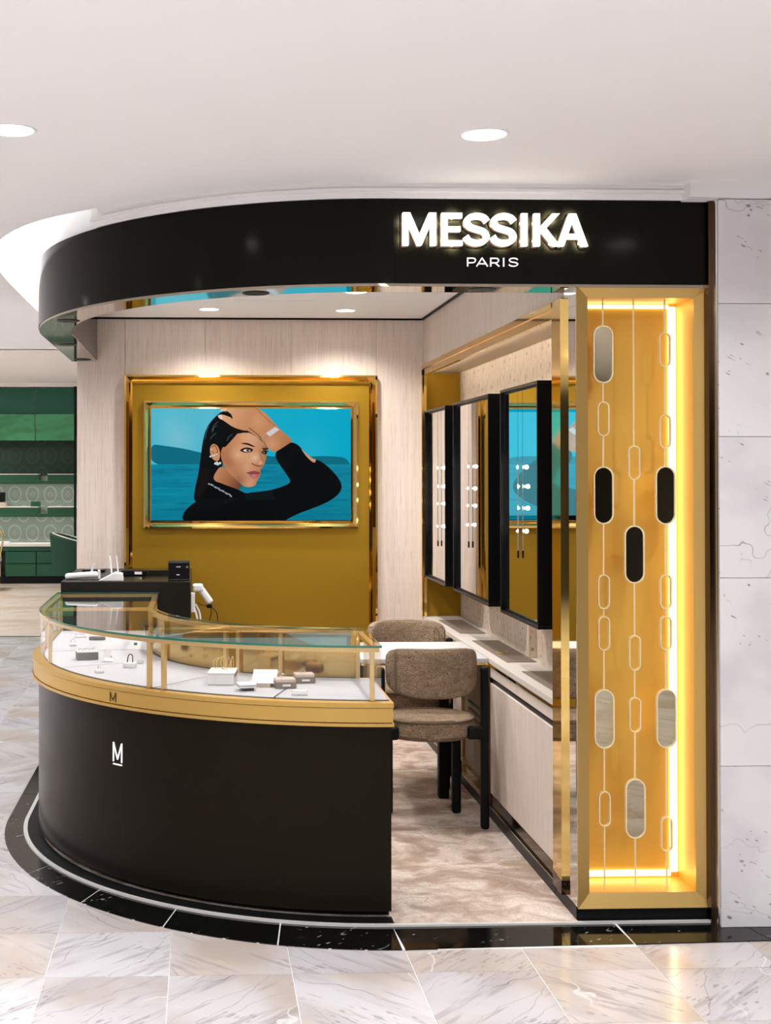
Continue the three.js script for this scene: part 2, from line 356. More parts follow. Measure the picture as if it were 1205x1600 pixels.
// recessed downlights of the hall
{
  const t = thing('ceiling_downlight', 'round hall downlight in the ceiling in front of the lit letters', 'downlight', [0.832, CEIL, -3.71], 'hall ceiling downlights');
  part(t, 'trim_ring', new THREE.LatheGeometry([[0.062, -0.001], [0.068, -0.004], [0.073, -0.003], [0.075, 0.001]].map(p => new THREE.Vector2(...p)), 40).translate(0.832, CEIL, -3.71), M.white);
  part(t, 'light_disc', new THREE.CylinderGeometry(0.063, 0.063, 0.002, 40).translate(0.832, CEIL - 0.0015, -3.71), M.lampGlow);
  const spots = [];   // x, y, z, share of the output
  for (const x of [-3.295, -1.92, -0.545, 0.832, 2.205]) for (const [Z, k] of [[3.71, 0.36], [2.0, 0.95], [0.2, 1.6], [-1.6, 1.6], [-3.6, 1.2]]) if (x < 2 || Z < 1) spots.push([x, CEIL, -Z, k]);
  spots.push([1.83, CEIL, -3.26, 0.6]);
  spots.push([3.58, CEIL, -2.0, 1.0]);
  for (const x of [-4.4, -2.6]) for (const Z of [6.2, 8.6]) spots.push([x, CEIL, -Z, 2.2]);
  for (const x of [-5.0, -3.4]) for (const Z of [11.5, 14.0, 16.4]) spots.push([x, 2.80, -Z, 2.6]);
  for (const p of spots) {
    if (Math.hypot(p[0] - 0.832, p[2] + 3.71) > 0.01) copyThing(t, 'ceiling_downlight', p.slice(0, 3), 0, p[0] === -0.545 && p[2] === -3.71 ? 'round hall downlight in the ceiling before the curved end of the fascia' : 'round recessed downlight in the white hall ceiling');
    const l = new THREE.SpotLight(lin(0.92, 0.965, 1), HALL_CD * p[3], 0, 1.35, 0.7, 2);
    l.position.set(p[0], p[1] - 0.006, p[2]); l.target.position.set(p[0], 0, p[2]); l.castShadow = true; l.shadow.radius = 3;
    scene.add(l, l.target);
  }
}

// ================================================================ BLACK MARBLE BORDER AND SHOP FLOOR
const bo = (t) => [KC[0] - 1.512 * Math.sin(t), KC[1] - 1.64 * Math.cos(t)];
const bi = (t) => [KC[0] - 1.43 * Math.sin(t), KC[1] - 1.43 * Math.cos(t)];
{
  const t = thing('floor_border', 'polished black marble border laid in the floor around the shop', 'floor border', [0.5, 0, -4.2]);
  const y0 = -0.002, y1 = 0.0035;
  part(t, 'border_slab', plan([[0.668, 4.147], [1.02, 4.157], [1.425, 4.168], [1.42, 4.355], [0.658, 4.355]].map(p => p), y0, y1), M.blackMarble);
  part(t, 'border_slab', plan([[1.431, 4.168], [1.89, 4.185], [1.86, 4.305], [1.772, 4.305], [1.772, 4.355], [1.43, 4.355]], y0, y1), M.blackMarble);
  part(t, 'border_slab', plan([[1.893, 4.185], [4.6, 4.20], [4.6, 4.305], [1.863, 4.305]], y0, y1), M.blackMarble);
  const cuts = [0.0, 0.27, 0.545, 0.80, 1.06, 1.27, 1.42, Math.PI / 2];
  for (let i = 0; i < cuts.length - 1; i++) {
    const a = cuts[i] + 0.0016, b = cuts[i + 1] - 0.0016, n = 8, o = [], q = [];
    for (let k = 0; k <= n; k++) { o.push(bo(lerp(a, b, k / n))); q.push(bi(lerp(a, b, k / n))); }
    part(t, 'border_slab', plan([...o, ...q.reverse()], y0, y1), M.blackMarble);
  }
  for (const [z0, z1] of [[5.79, 6.2], [6.205, 6.8], [6.805, 7.5]]) part(t, 'border_slab', bx(-0.852, -0.772, y0, y1, z0, z1), M.blackMarble);
  part(t, 'joint_bed', plan([[1.43, 4.150], [0.66, 4.150], ...Array.from({ length: 21 }, (_, k) => bo(k / 20 * Math.PI / 2)), [-0.85, 7.5], [-0.772, 7.5], ...Array.from({ length: 21 }, (_, k) => bi((1 - k / 20) * Math.PI / 2)), [1.43, 4.355]], y0 - 0.001, 0.0022), M.grout);
  part(t, 'metal_edging', plan([[1.786, 4.352], [0.66, 4.352], ...arc(KC[0], KC[1], 1.435, 1.435, 0, Math.PI / 2, 40), [KC[0] - 1.435, ZB], [KC[0] - 1.418, ZB], ...arc(KC[0], KC[1], 1.418, 1.418, 0, Math.PI / 2, 40).reverse(), [0.66, 4.369], [1.786, 4.369]], 0, 0.010), M.brightEdge);
}
single('shop_carpet', plan([[1.30, 4.369], [0.66, 4.369], ...arc(KC[0], KC[1], 1.417, 1.417, 0, Math.PI / 2, 36), [KC[0] - 1.417, ZB], [1.30, ZB]], 0, 0.008), M.carpet, 'beige mottled carpet inside the jewellery shop', 'carpet');

// ================================================================ SHOP SHELL
// back wall of veneer boards
{
  const w = struct('wall_back', bx(-0.705, 1.52, 0, 2.50, ZB + 0.012, ZB + 0.12), M.wood, 'pale vertical-grain wood panelled back wall', 'wall');
  const xs = [-0.707, -0.43, 0.03, 0.53, 1.026, 1.31];
  for (let i = 0; i < xs.length - 1; i++) part(w, 'wood_panel', boxUV(bx(xs[i] + 0.001, xs[i + 1] - 0.001, 0, 2.44, ZB, ZB + 0.012), i * 0.37, 0), M.wood);
}
// side wall above the niche and the recess lining behind the frames
const NT = 2.125, NB = 0.717;    // niche top and worktop level
struct('wall_side_upper', boxUV(bx(XS, 1.62, NT + 0.045, 2.50, 4.52, ZB), 0.3, 0.2), M.wood, 'pale wood panelling above the display niche', 'wall');
struct('wall_niche', bx(1.515, 1.62, 0, NT + 0.05, 4.64, ZB), M.lining, 'flecked beige niche wall behind the black shadow boxes', 'wall');
struct('ceiling_niche', bx(XS + 0.045, 1.515, NT + 0.004, NT + 0.04, 4.64, ZB - 0.001), M.nicheCream, 'cream underside of the niche above the shadow boxes', 'ceiling');
struct('wall_niche_end', bx(XS + 0.012, 1.514, NB + 0.001, NT, ZB - 0.014, ZB - 0.001), M.goldPanel, 'gold end wall of the niche by the back wall', 'wall');
struct('wall_niche_front', bx(XS + 0.022, 1.514, NB + 0.001, NT, 4.64, 4.652), M.goldPanel, 'gold end wall of the niche by the column', 'wall');
// shop ceiling, slightly above the fascia's lower edge
{
  const c = struct('shop_ceiling', plan([...fasciaInner(0.10), [1.55, ZB], [1.55, ZF + 0.1]], 2.444, 2.49), M.white, 'white ceiling inside the jewellery shop', 'ceiling');
  part(c, 'ceiling_edge_gap', merge([bx(-0.6, XS, 2.434, 2.4445, ZB - 0.012, ZB), bx(XS - 0.012, XS, 2.434, 2.4445, 4.6, ZB)]), M.blackMatt);
  for (const [x0, x1, z0, z1] of [[0.18, 0.6, 6.62, 7.1]]) part(c, 'ceiling_panel', bx(x0 + 0.003, x1 - 0.003, 2.441, 2.445, z0, z1), M.white);
}
{
  const t = thing('shop_downlight', 'round shop downlight near the back wall on the side of the service desk', 'downlight', [0.052, 2.444, -7.0], 'shop ceiling downlights');
  part(t, 'trim_ring', new THREE.LatheGeometry([[0.050, -0.001], [0.055, -0.004], [0.060, -0.003], [0.062, 0.001]].map(p => new THREE.Vector2(...p)), 32).translate(0.052, 2.444, -7.0), M.white);
  part(t, 'light_disc', new THREE.CylinderGeometry(0.051, 0.051, 0.002, 32).translate(0.052, 2.4425, -7.0), M.lampGlow);
  const pos = [[0.052, 7.0], [0.804, 7.03], [0.775, 6.30], [0.052, 6.30], [0.80, 5.45], [0.1, 5.45]];
  pos.forEach(([x, Z], i) => {
    if (i) copyThing(t, 'shop_downlight', [x, 2.444, -Z], 0, ['', 'round shop downlight near the back wall on the side of the black shadow boxes', 'round shop downlight above the far chair, half behind the fascia', 'round shop downlight above the inner end of the counter', 'round shop downlight above the near chair', 'round shop downlight above the glass case'][i]);
    const l = new THREE.SpotLight(lin(1, 0.965, 0.925), SHOP_CD, 0, 1.2, 0.6, 2);
    l.position.set(x, 2.437, -Z); l.target.position.set(x, 0, -Z); l.castShadow = true; l.shadow.radius = 2.5; scene.add(l, l.target);
  });
}

// ================================================================ FASCIA AND SIGN
{
  const t = thing('sign_fascia', 'glossy black curved fascia band over the shop front', 'fascia', [0.5, 2.19, -4.45]);
  const Y0 = 2.20, Y1 = 2.49;
  part(t, 'fascia_panel', plan([[1.79, ZF], [0.6645, ZF], [0.6645, ZF + 0.15], [1.79, ZF + 0.15]], Y0, Y1), M.blackLacquer);
  part(t, 'fascia_panel', plan([...fasciaOuter().slice(1), ...fasciaInner(0.15).slice(1).reverse()], Y0, Y1), M.blackLacquer);
  const o = fasciaOuter(-0.003), n = fasciaInner(0.147);
  part(t, 'soffit_mirror', plan([...o, ...n.slice().reverse()], 2.190, 2.20), M.bronzeMirror);
  part(t, 'seam_backing', bx(0.655, 0.672, Y0, Y1 - 0.002, ZF + 0.003, ZF + 0.14), M.blackMatt);
  const hole = (x, Z) => {
    const ring = part(t, 'soffit_lamp_ring', new THREE.LatheGeometry([[0.030, 0.002], [0.046, -0.003], [0.05, -0.001], [0.05, 0.001]].map(p => new THREE.Vector2(...p)), 32).translate(x, 2.19, -Z), M.black);
    part(ring, 'lamp_well', new THREE.CylinderGeometry(0.044, 0.044, 0.002, 28).translate(x, 2.1895, -Z), M.blackMatt);
  };
  for (const [x, Z] of [[0.989, 4.445], [-0.555, 5.42], [-0.665, 6.43], [-0.665, 7.28], [0.2, 4.56]]) hole(x, Z);
}
{
  const t = thing('letter_sign', 'white illuminated raised letters MESSIKA PARIS on the black fascia', 'sign', [1.0, 2.25, -4.35]);
  // a pen stroke of constant width along a smooth line
  const stroke = (pts, w, n = 48) => {
    const c = new THREE.SplineCurve(pts.map(p => new THREE.Vector2(...p))), L = [], R = [];
    for (let i = 0; i <= n; i++) { const p = c.getPoint(i / n), d = c.getTangent(i / n); L.push([p.x - d.y * w / 2, p.y + d.x * w / 2]); R.push([p.x + d.y * w / 2, p.y - d.x * w / 2]); }
    return [...L, ...R.reverse()];
  };
  const S = stroke([[131, 136], [112, 159], [74, 168], [34, 158], [19, 133], [36, 107], [74, 93], [112, 79], [127, 51], [110, 25], [72, 16], [32, 26], [12, 53]], 33);
  const G = {   // capitals on a height of 184
    M: [[[0, 0], [0, 184], [40, 184], [92, 62], [144, 184], [184, 184], [184, 0], [152, 0], [152, 112], [104, 0], [80, 0], [32, 112], [32, 0]]],
    E: [[[0, 0], [0, 184], [113, 184], [113, 155], [33, 155], [33, 107], [104, 107], [104, 79], [33, 79], [33, 29], [115, 29], [115, 0]]],
    S: [S], I: [[[0, 0], [0, 184], [33, 184], [33, 0]]],
    K: [[[0, 0], [0, 184], [33, 184], [33, 106], [102, 184], [143, 184], [68, 101], [146, 0], [106, 0], [45, 76], [33, 63], [33, 0]]],
    A: [[[0, 0], [66, 184], [104, 184], [170, 0], [134, 0], [120, 42], [50, 42], [36, 0]], [[60, 70], [85, 142], [110, 70]]],
  };
  const LAMPS = { M: [[16, 40], [16, 135], [168, 40], [168, 135]], E: [[16, 40], [16, 135], [70, 15], [70, 170]], S: [[22, 130], [74, 168], [124, 50], [74, 17]], I: [[16, 40], [16, 140]], K: [[16, 40], [16, 140], [108, 25], [108, 165]], A: [[28, 30], [142, 30], [85, 168]] };
  const x0 = 0.692, u = 0.638 / 1024, yb = 2.3245, v = 0.1115 / 184;
  for (const [ch, at] of [['M', 0], ['E', 214], ['S', 335], ['S', 484], ['I', 655], ['K', 724], ['A', 854]]) {
    const map = (k, g) => G[ch].map(path => path.map(([x, y]) => [x0 + (at + x) * u + k * (x - 80) * 0.00002, yb + y * v + k * (y - 92) * 0.00002]));
    const [o, ...h] = map(0);
    part(t, 'letter', elev(o, ZF - 0.042, ZF - 0.022, h), M.signGlow);
    // small lamps behind the letter wash the fascia around it
    for (const [fx, fy] of LAMPS[ch]) {
      const l = new THREE.SpotLight(lin(1, 0.9, 0.62), 0.12, 0, 1.3, 0.4, 2), lx = x0 + (at + fx) * u, ly = yb + fy * v;
      l.position.set(lx, ly, -ZF + 0.016); l.target.position.set(lx, ly, -ZF - 1); l.castShadow = true; l.shadow.radius = 0.2; scene.add(l, l.target);
    }
    const [o2, ...h2] = map(1);
    part(t, 'letter_rim', elev(o2, ZF - 0.004, ZF - 0.0005, h2), M.darkBronze);
  }
  const thin = (pts, w, curve) => curve ? stroke(pts, w, 24) : (() => { const [a, b] = pts, d = Math.hypot(b[0] - a[0], b[1] - a[1]), n = [-(b[1] - a[1]) / d * w / 2, (b[0] - a[0]) / d * w / 2]; return [[a[0] + n[0], a[1] + n[1]], [b[0] + n[0], b[1] + n[1]], [b[0] - n[0], b[1] - n[1]], [a[0] - n[0], a[1] - n[1]]]; })();
  const bowl = [[0, 47], [26, 47], [40, 45], [46, 35], [40, 24], [26, 21], [0, 21]];
  const P = { P: [[[[3, 0], [3, 50]]], [bowl, 1]], A: [[[[2, 0], [33, 50]]], [[[31, 50], [63, 0]]], [[[12, 15], [53, 15]]]], R: [[[[3, 0], [3, 50]]], [bowl, 1], [[[28, 21], [50, 0]]]], I: [[[[3, 0], [3, 50]]]], S: [[[[50, 39], [42, 46], [26, 48], [10, 45], [5, 37], [12, 28], [28, 25], [44, 21], [50, 13], [42, 5], [26, 2], [10, 5], [2, 12]], 1]] };
  const pu = 0.178 / 282, pv = 0.030 / 50;
  for (const [ch, at] of [['P', 0], ['A', 50], ['R', 127], ['I', 198], ['S', 228]]) part(t, 'small_letter', merge(P[ch].map(([pts, c]) => elev(thin(pts, 6, c).map(([x, y]) => [0.920 + (at + x) * pu, 2.259 + y * pv]), ZF - 0.006, ZF - 0.0005))), M.emblemGlow);
  rectLight(0.62, 0.09, lin(1, 0.95, 0.84), 0.25, [1.01, 2.38, -ZF + 0.06], [1.01, 2.3, 0]);
}

// ================================================================ GOLD COLUMN
{
  const t = thing('display_column', 'tall gold lit column with chains of capsule shapes', 'column', [1.54, 0, -4.45]);
  const x0 = 1.303, x1 = 1.786, y0 = 0.047, y1 = 2.198, ix0 = 1.347, ix1 = 1.721, iy0 = 0.096, iy1 = 2.157, zf = 4.379, zb = 4.565;
  part(t, 'plinth', bx(1.305, 1.786, 0.004, 0.047, 4.384, 4.62), M.black);
  // mitred frame, each side with a bevel falling towards the opening
  const rail = (a, b, c, d) => { // outer a-b, inner d-c; corner points
    const P = [];
    const f = (p, Z) => [p[0], p[1], -Z];
    const quad = (A, B, C, D) => P.push(...A, ...B, ...C, ...A, ...C, ...D);
    quad(f(a, zf), f(b, zf), f(c, zf + 0.016), f(d, zf + 0.016));
    quad(f(d, zf + 0.016), f(c, zf + 0.016), f(c, zf + 0.03), f(d, zf + 0.03));
    quad(f(b, zf), f(a, zf), f(a, zf + 0.03), f(b, zf + 0.03));
    const g = new THREE.BufferGeometry(); g.setAttribute('position', new THREE.Float32BufferAttribute(P, 3)); g.computeVertexNormals(); return boxUV(g);
  };
  const o = [[x0, y0], [x1, y0], [x1, y1], [x0, y1]], n = [[ix0, iy0], [ix1, iy0], [ix1, iy1], [ix0, iy1]];
  for (let i = 0; i < 4; i++) { const j = (i + 1) % 4; part(t, 'frame_rail', rail(o[i], o[j], n[j], n[i]), M.goldSatin); }
  // inner box
  part(t, 'back_panel', bx(ix0 - 0.02, ix1 + 0.02, iy0, iy1, zb, zb + 0.012), M.goldBox);
  part(t, 'inner_side', bx(ix1, ix1 + 0.02, iy0, iy1, zf + 0.03, zb), M.goldBox);
  part(t, 'inner_side', bx(ix0 - 0.02, ix0, iy0, iy1, zf + 0.03, zb), M.goldBox);
  part(t, 'inner_top', bx(ix0 - 0.02, ix1 + 0.02, iy1, iy1 + 0.02, zf + 0.03, zb + 0.012), M.goldBox);
  part(t, 'inner_bottom', bx(ix0 - 0.02, ix1 + 0.02, iy0 - 0.02, iy0, zf + 0.03, zb + 0.012), M.goldBox);
  // carcass and mirrored flank towards the shop
  part(t, 'carcass', merge([bx(1.308, 1.786, y0, 2.198, zb + 0.014, 4.62), bx(1.308, ix0 - 0.021, y0, y1 - 0.002, zf + 0.031, zb + 0.014), bx(ix1 + 0.021, 1.785, y0, y1 - 0.002, zf + 0.031, zb + 0.014)]), M.darkBronze);
  part(t, 'flank_mirror', bx(1.301, 1.308, 0.05, 2.44, zf + 0.005, 4.64), M.mirror);
  // LED strips in the rear edges
  part(t, 'led_strip', bx(ix1 - 0.030, ix1 - 0.004, iy0 + 0.02, iy1 - 0.01, zb - 0.010, zb - 0.002), M.ledWarm);
  part(t, 'led_strip', bx(ix0, ix1 - 0.03, iy1 - 0.016, iy1 - 0.003, zb - 0.010, zb - 0.002), M.ledWarm);
  part(t, 'led_strip', bx(ix0, ix1 - 0.03, iy0 + 0.006, iy0 + 0.026, zb - 0.010, zb - 0.002), M.ledWarm);
  const wc = lin(1, 0.80, 0.42);
  rectLight(0.022, 2.0, wc, LED_WARM * 0.85, [ix1 - 0.018, 1.127, -zb + 0.013], [ix1 - 0.05, 1.127, 0]);
  rectLight(0.33, 0.014, wc, LED_WARM, [1.52, iy1 - 0.012, -zb + 0.013], [1.52, 1.9, 0]);
  rectLight(0.33, 0.02, wc, LED_WARM, [1.52, iy0 + 0.018, -zb + 0.013], [1.52, 0.3, 0]);
  // chains: rods, capsule rings and mirrored capsules, hung between top and bottom of the box
  const Zc = 4.445, sc = Zc / F;
  const yy = (py) => EYE + (738 - py) * sc * 0.9995;
  const stad = (x, ya, yb, r, n = 10) => { const p = []; for (let i = 0; i <= n; i++) { const a = Math.PI * i / n; p.push([x + r * Math.cos(a), yb - r + r * Math.sin(a)]); } for (let i = 0; i <= n; i++) { const a = Math.PI + Math.PI * i / n; p.push([x + r * Math.cos(a), ya + r + r * Math.sin(a)]); } return p; };
  const chains = [
    [1.416, [[505.5, 597.3, 1], [626, 681, 0], [728.6, 820, 1], [899, 953.8, 0], [964.7, 1019, 0], [1079.7, 1173, 1], [1240, 1295.4, 0]]],
    [1.525, [[695.6, 750, 0], [821.8, 913.6, 1], [995, 1050.7, 0], [1092.5, 1148, 0], [1220.6, 1314.7, 1]]],
    [1.636, [[516.4, 571, 0], [646, 700, 0], [728, 820.7, 1], [899, 954, 0], [964.7, 1019, 0], [1079.7, 1173, 1], [1281, 1336, 0]]],
  ];
  for (const [x, caps] of chains) {
    let top = iy1;
    for (const [pa, pb, big] of caps) {
      const ya = yy(pb), yb = yy(pa), r = big ? 0.0355 : 0.0205, w = big ? 0.0045 : 0.0036;
      if (top - yb > 0.001) part(t, 'chain_rod', cyl(x, yb, top, Zc, 0.0031, 0.0031, 10), M.champagne);
      part(t, 'capsule_ring', elev(stad(x, ya, yb, r), Zc - 0.007, Zc + 0.007, [stad(x, ya + w, yb - w, r - w).reverse()]), M.champagne);
      if (big) part(t, 'capsule_mirror', elev(stad(x, ya + w, yb - w, r - w), Zc - 0.003, Zc + 0.005), M.smokeMirror);
      top = ya;
    }
    part(t, 'chain_rod', cyl(x, iy0, top, Zc, 0.0031, 0.0031, 10), M.champagne);
  }
  part(t, 'edge_strip', bx(1.787, 1.80, 0.004, 2.198, 4.384, 4.60), M.darkBronze);
}

// ================================================================ BACK WALL SCREEN PANEL
{
  const t = thing('gold_wall_panel', 'tall gold wall panel in a polished gold frame around the screen', 'wall panel', [0.297, 0, -ZB + 0.02]);
  const x0 = -0.432, x1 = 1.026, y1 = 2.110, w = 0.046;
  const sx0 = -0.321, sx1 = 0.915, sy0 = 1.228, sy1 = 1.96;
  // polished frame with mitred bevelled rails
  const bevelFrame = (ax0, ax1, ay0, ay1, w, Z, d, name, mat) => {
    const o = [[ax0, ay0], [ax1, ay0], [ax1, ay1], [ax0, ay1]], n = [[ax0 + w, ay0 + w], [ax1 - w, ay0 + w], [ax1 - w, ay1 - w], [ax0 + w, ay1 - w]];
    const mid = (k) => o.map((p, i) => [lerp(p[0], n[i][0], k), lerp(p[1], n[i][1], k)]);
    const lv = [[o, Z], [o, Z - d], [mid(0.25), Z - d - 0.004], [mid(0.75), Z - d + d * 0.55], [n, Z - d + d * 0.4], [n, Z]];
    for (let i = 0; i < 4; i++) {
      const j = (i + 1) % 4, P = [];
      for (let k = 0; k < lv.length - 1; k++) {
        const [a, za] = lv[k], [b, zb] = lv[k + 1];
        const A = [...a[i], -za], B = [...a[j], -za], C = [...b[j], -zb], D = [...b[i], -zb];
        P.push(...A, ...B, ...C, ...A, ...C, ...D);
      }
      const g = new THREE.BufferGeometry(); g.setAttribute('position', new THREE.Float32BufferAttribute(P, 3)); g.computeVertexNormals();
      part(t, name, boxUV(g), mat);
    }
  };
  part(t, 'gold_sheet', elev([[x0 + w - 0.004, 0.01], [x1 - w + 0.004, 0.01], [x1 - w + 0.004, y1 - w + 0.004], [x0 + w - 0.004, y1 - w + 0.004]], ZB - 0.014, ZB - 0.001, [[[sx0 + 0.03, sy0 + 0.03], [sx0 + 0.03, sy1 - 0.03], [sx1 - 0.03, sy1 - 0.03], [sx1 - 0.03, sy0 + 0.03]]]), M.goldPanel);
  bevelFrame(x0, x1, 0.008, y1, w, ZB - 0.001, 0.045, 'frame_rail', M.goldPolish);
  bevelFrame(sx0, sx1, sy0, sy1, 0.042, ZB - 0.013, 0.035, 'screen_surround_rail', M.goldPolish);
}
// the screen picture: a woman in a black roll-neck by the sea
function screenPicture() {
  const c = document.createElement('canvas'); c.width = 1240; c.height = 704; const g = c.getContext('2d');
  const A = (u, v) => [u * 0.5643 - 28, v * 0.5643 - 68], B = (u, v) => [572 + u * 0.5975, v * 0.5975 - 68];
  const path = (pts, smoothIt = true) => {
    g.beginPath();
    if (!smoothIt) { pts.forEach((p, i) => i ? g.lineTo(...p) : g.moveTo(...p)); g.closePath(); return; }
    const n = pts.length, m = (a, b) => [(a[0] + b[0]) / 2, (a[1] + b[1]) / 2];
    g.moveTo(...m(pts[n - 1], pts[0]));
    for (let i = 0; i < n; i++) g.quadraticCurveTo(...pts[i], ...m(pts[i], pts[(i + 1) % n]));
    g.closePath();
  };
  const fill = (pts, col, s = true) => { path(pts, s); g.fillStyle = col; g.fill(); };
  const grad = (a, b, stops) => { const q = g.createLinearGradient(...a, ...b); stops.forEach(([k, s]) => q.addColorStop(k, s)); return q; };
  const blob = (p, r, col, a) => { const q = g.createRadialGradient(...p, 0, ...p, r); q.addColorStop(0, `rgba(${col},${a})`); q.addColorStop(1, `rgba(${col},0)`); g.fillStyle = q; g.fillRect(p[0] - r, p[1] - r, 2 * r, 2 * r); };
  const line = (pts, col, w) => { g.beginPath(); pts.forEach((p, i) => i ? g.lineTo(...p) : g.moveTo(...p)); g.strokeStyle = col; g.lineWidth = w; g.lineCap = 'round'; g.lineJoin = 'round'; g.stroke(); };
  // sky, hills, sea
  g.fillStyle = grad([0, 0], [1240, 0], [[0, '#4fbfd6'], [0.3, '#5cc3da'], [0.55, '#17b4d4'], [1, '#00b0d2']]); g.fillRect(0, 0, 1240, 704);
  blob(A(330, 480), 150, '150,205,218', 0.6); blob(A(250, 300), 160, '120,205,222', 0.5); blob(B(700, 560), 190, '60,190,215', 0.45);
  fill([A(40, 525), A(180, 545), A(400, 575), A(560, 615), A(700, 640), A(700, 780), A(40, 780)], '#0a7088');
  fill([B(100, 600), B(400, 640), B(760, 625), B(860, 620), B(1110, 640), B(1110, 840), B(100, 840)], '#0a7088');
  g.fillStyle = grad([0, 350], [0, 704], [[0, '#0f94b0'], [0.1, '#0a86a4'], [0.55, '#078aa6'], [1, '#06809a']]); g.fillRect(0, 356, 1240, 360);
  let s = 9; const r1 = () => { s = (s * 1664525 + 1013904223) >>> 0; return s / 4294967296; };
  for (let i = 0; i < 420; i++) { const y = 360 + r1() * 340, x = r1() * 1240, w = 20 + r1() * 120; g.fillStyle = r1() < 0.5 ? 'rgba(30,170,195,0.10)' : 'rgba(0,84,112,0.12)'; g.beginPath(); g.ellipse(x, y, w, 2 + r1() * 7, 0, 0, 7); g.fill(); }
  // hair behind
  const hair = [A(840, 150), A(720, 255), A(650, 360), A(610, 520), A(588, 720), A(560, 900), A(530, 1010), A(512, 1180), A(640, 1130), A(760, 1010), A(800, 850), A(900, 560), A(1010, 420), A(1010, 330), A(930, 200)];
  fill(hair, '#0b0d10');
  // neck
  fill([A(740, 860), A(830, 740), A(1060, 980), A(1010, 1040), A(880, 1000), A(730, 930)], grad(A(760, 860), A(1020, 1020), [[0, '#c98a62'], [0.5, '#a86c48'], [1, '#6e4229']]));
  // face
  const face = [A(980, 390), A(1100, 395), B(40, 345), B(150, 410), B(262, 515), B(240, 590), B(236, 660), B(206, 735), B(172, 762), B(178, 800), B(168, 845), B(138, 880), B(130, 925), B(80, 948), B(10, 945), A(1060, 985), A(960, 905), A(860, 800), A(815, 690), A(812, 590), A(880, 500)];
  path(face); g.fillStyle = grad(A(830, 620), B(250, 700), [[0, '#c08259'], [0.35, '#d99a70'], [0.6, '#d8a07a'], [0.85, '#c58760'], [1, '#a56a48']]); g.fill();
  g.save(); path(face); g.clip();
  blob(A(940, 700), 95, '150,84,52', 0.6); blob(A(1000, 650), 70, '244,190,152', 0.75); blob(A(1120, 450), 70, '232,176,140', 0.7);
  blob(B(120, 640), 40, '246,200,168', 0.75); blob(A(1000, 930), 90, '120,66,40', 0.55); blob(B(60, 910), 40, '228,170,134', 0.6); blob(B(245, 560), 42, '92,54,36', 0.7);
  line([B(30, 345), B(150, 415), B(265, 520)], 'rgba(40,20,12,0.75)', 16);
  g.restore();
  // hair over the temple
  fill([A(860, 200), A(740, 280), A(690, 420), A(690, 520), A(760, 520), A(850, 575), A(900, 520), A(1000, 410), A(1020, 370), A(960, 330)], '#0b0d10');
  for (const [a, b, q] of [[A(780, 280), A(740, 320), A(715, 380)], [A(770, 320), A(735, 350), A(720, 400)], [A(760, 410), A(730, 430), A(700, 470)], [A(680, 330), A(655, 400), A(640, 470)], [A(940, 420), A(900, 450), A(880, 490)]]) line([a, b, q], 'rgba(120,160,170,0.55)', 4);
  for (let i = 0; i < 9; i++) line([A(600 + i * 12, 800), A(580 + i * 9, 950), A(545 + i * 10, 1100)], 'rgba(60,34,22,0.5)', 2);
  // brows, eyes
  fill([A(1015, 520), A(1100, 510), B(95, 510), B(130, 530), B(85, 525), A(1110, 535)], '#2a1a14');
  fill([B(190, 545), B(255, 535), B(265, 550), B(200, 560)], '#23150f');
  fill([A(1020, 590), A(1090, 560), A(1160, 575), A(1170, 610), A(1090, 625), A(1040, 612)], '#3a2219');
  fill([A(1050, 598), A(1095, 578), A(1140, 590), A(1135, 612), A(1085, 614)], '#e8ded8'); blob(A(1110, 596), 13, '20,16,16', 1); blob(A(1110, 596), 9, '20,16,16', 1);
  line([A(1030, 598), A(1090, 570), A(1160, 585)], '#160d0a', 5);
  fill([B(185, 590), B(225, 565), B(250, 580), B(235, 605), B(205, 605)], '#2a1813'); blob(B(212, 588), 8, '220,210,205', 0.8); line([B(185, 585), B(222, 562), B(255, 575)], '#160d0a', 4);
  // nose, lips
  line([B(165, 560), B(185, 640), B(200, 700)], 'rgba(150,92,62,0.35)', 8);
  line([B(90, 700), B(115, 718), B(165, 728), B(198, 715)], 'rgba(92,44,28,0.8)', 6); blob(B(180, 695), 22, '244,196,164', 0.7);
  fill([B(30, 795), B(100, 775), B(140, 782), B(172, 788), B(165, 808), B(90, 808)], '#9c4b4d');
  fill([B(40, 803), B(100, 808), B(165, 806), B(155, 845), B(110, 862), B(70, 838)], '#b8656a'); line([B(32, 798), B(95, 806), B(168, 804)], '#5a2024', 4); blob(B(110, 832), 20, '216,140,142', 0.7);
  // ear and jewels
  fill([A(690, 560), A(735, 515), A(790, 555), A(810, 640), A(795, 715), A(745, 715), A(700, 660)], '#d39467');
  line([A(715, 560), A(750, 540), A(780, 600), A(760, 650)], '#8a5233', 5); line([A(712, 600), A(740, 640)], '#9a6040', 4);
  for (const [u, v, r] of [[700, 665, 6], [725, 655, 5], [748, 650, 6], [770, 640, 5], [710, 590, 4], [755, 742, 8], [780, 748, 9], [805, 738, 8], [772, 730, 6]]) { g.fillStyle = '#e9eef0'; g.beginPath(); g.arc(...A(u, v), r, 0, 7); g.fill(); g.fillStyle = '#8d979c'; g.beginPath(); g.arc(A(u, v)[0] + 2, A(u, v)[1] + 2, r * 0.35, 0, 7); g.fill(); }
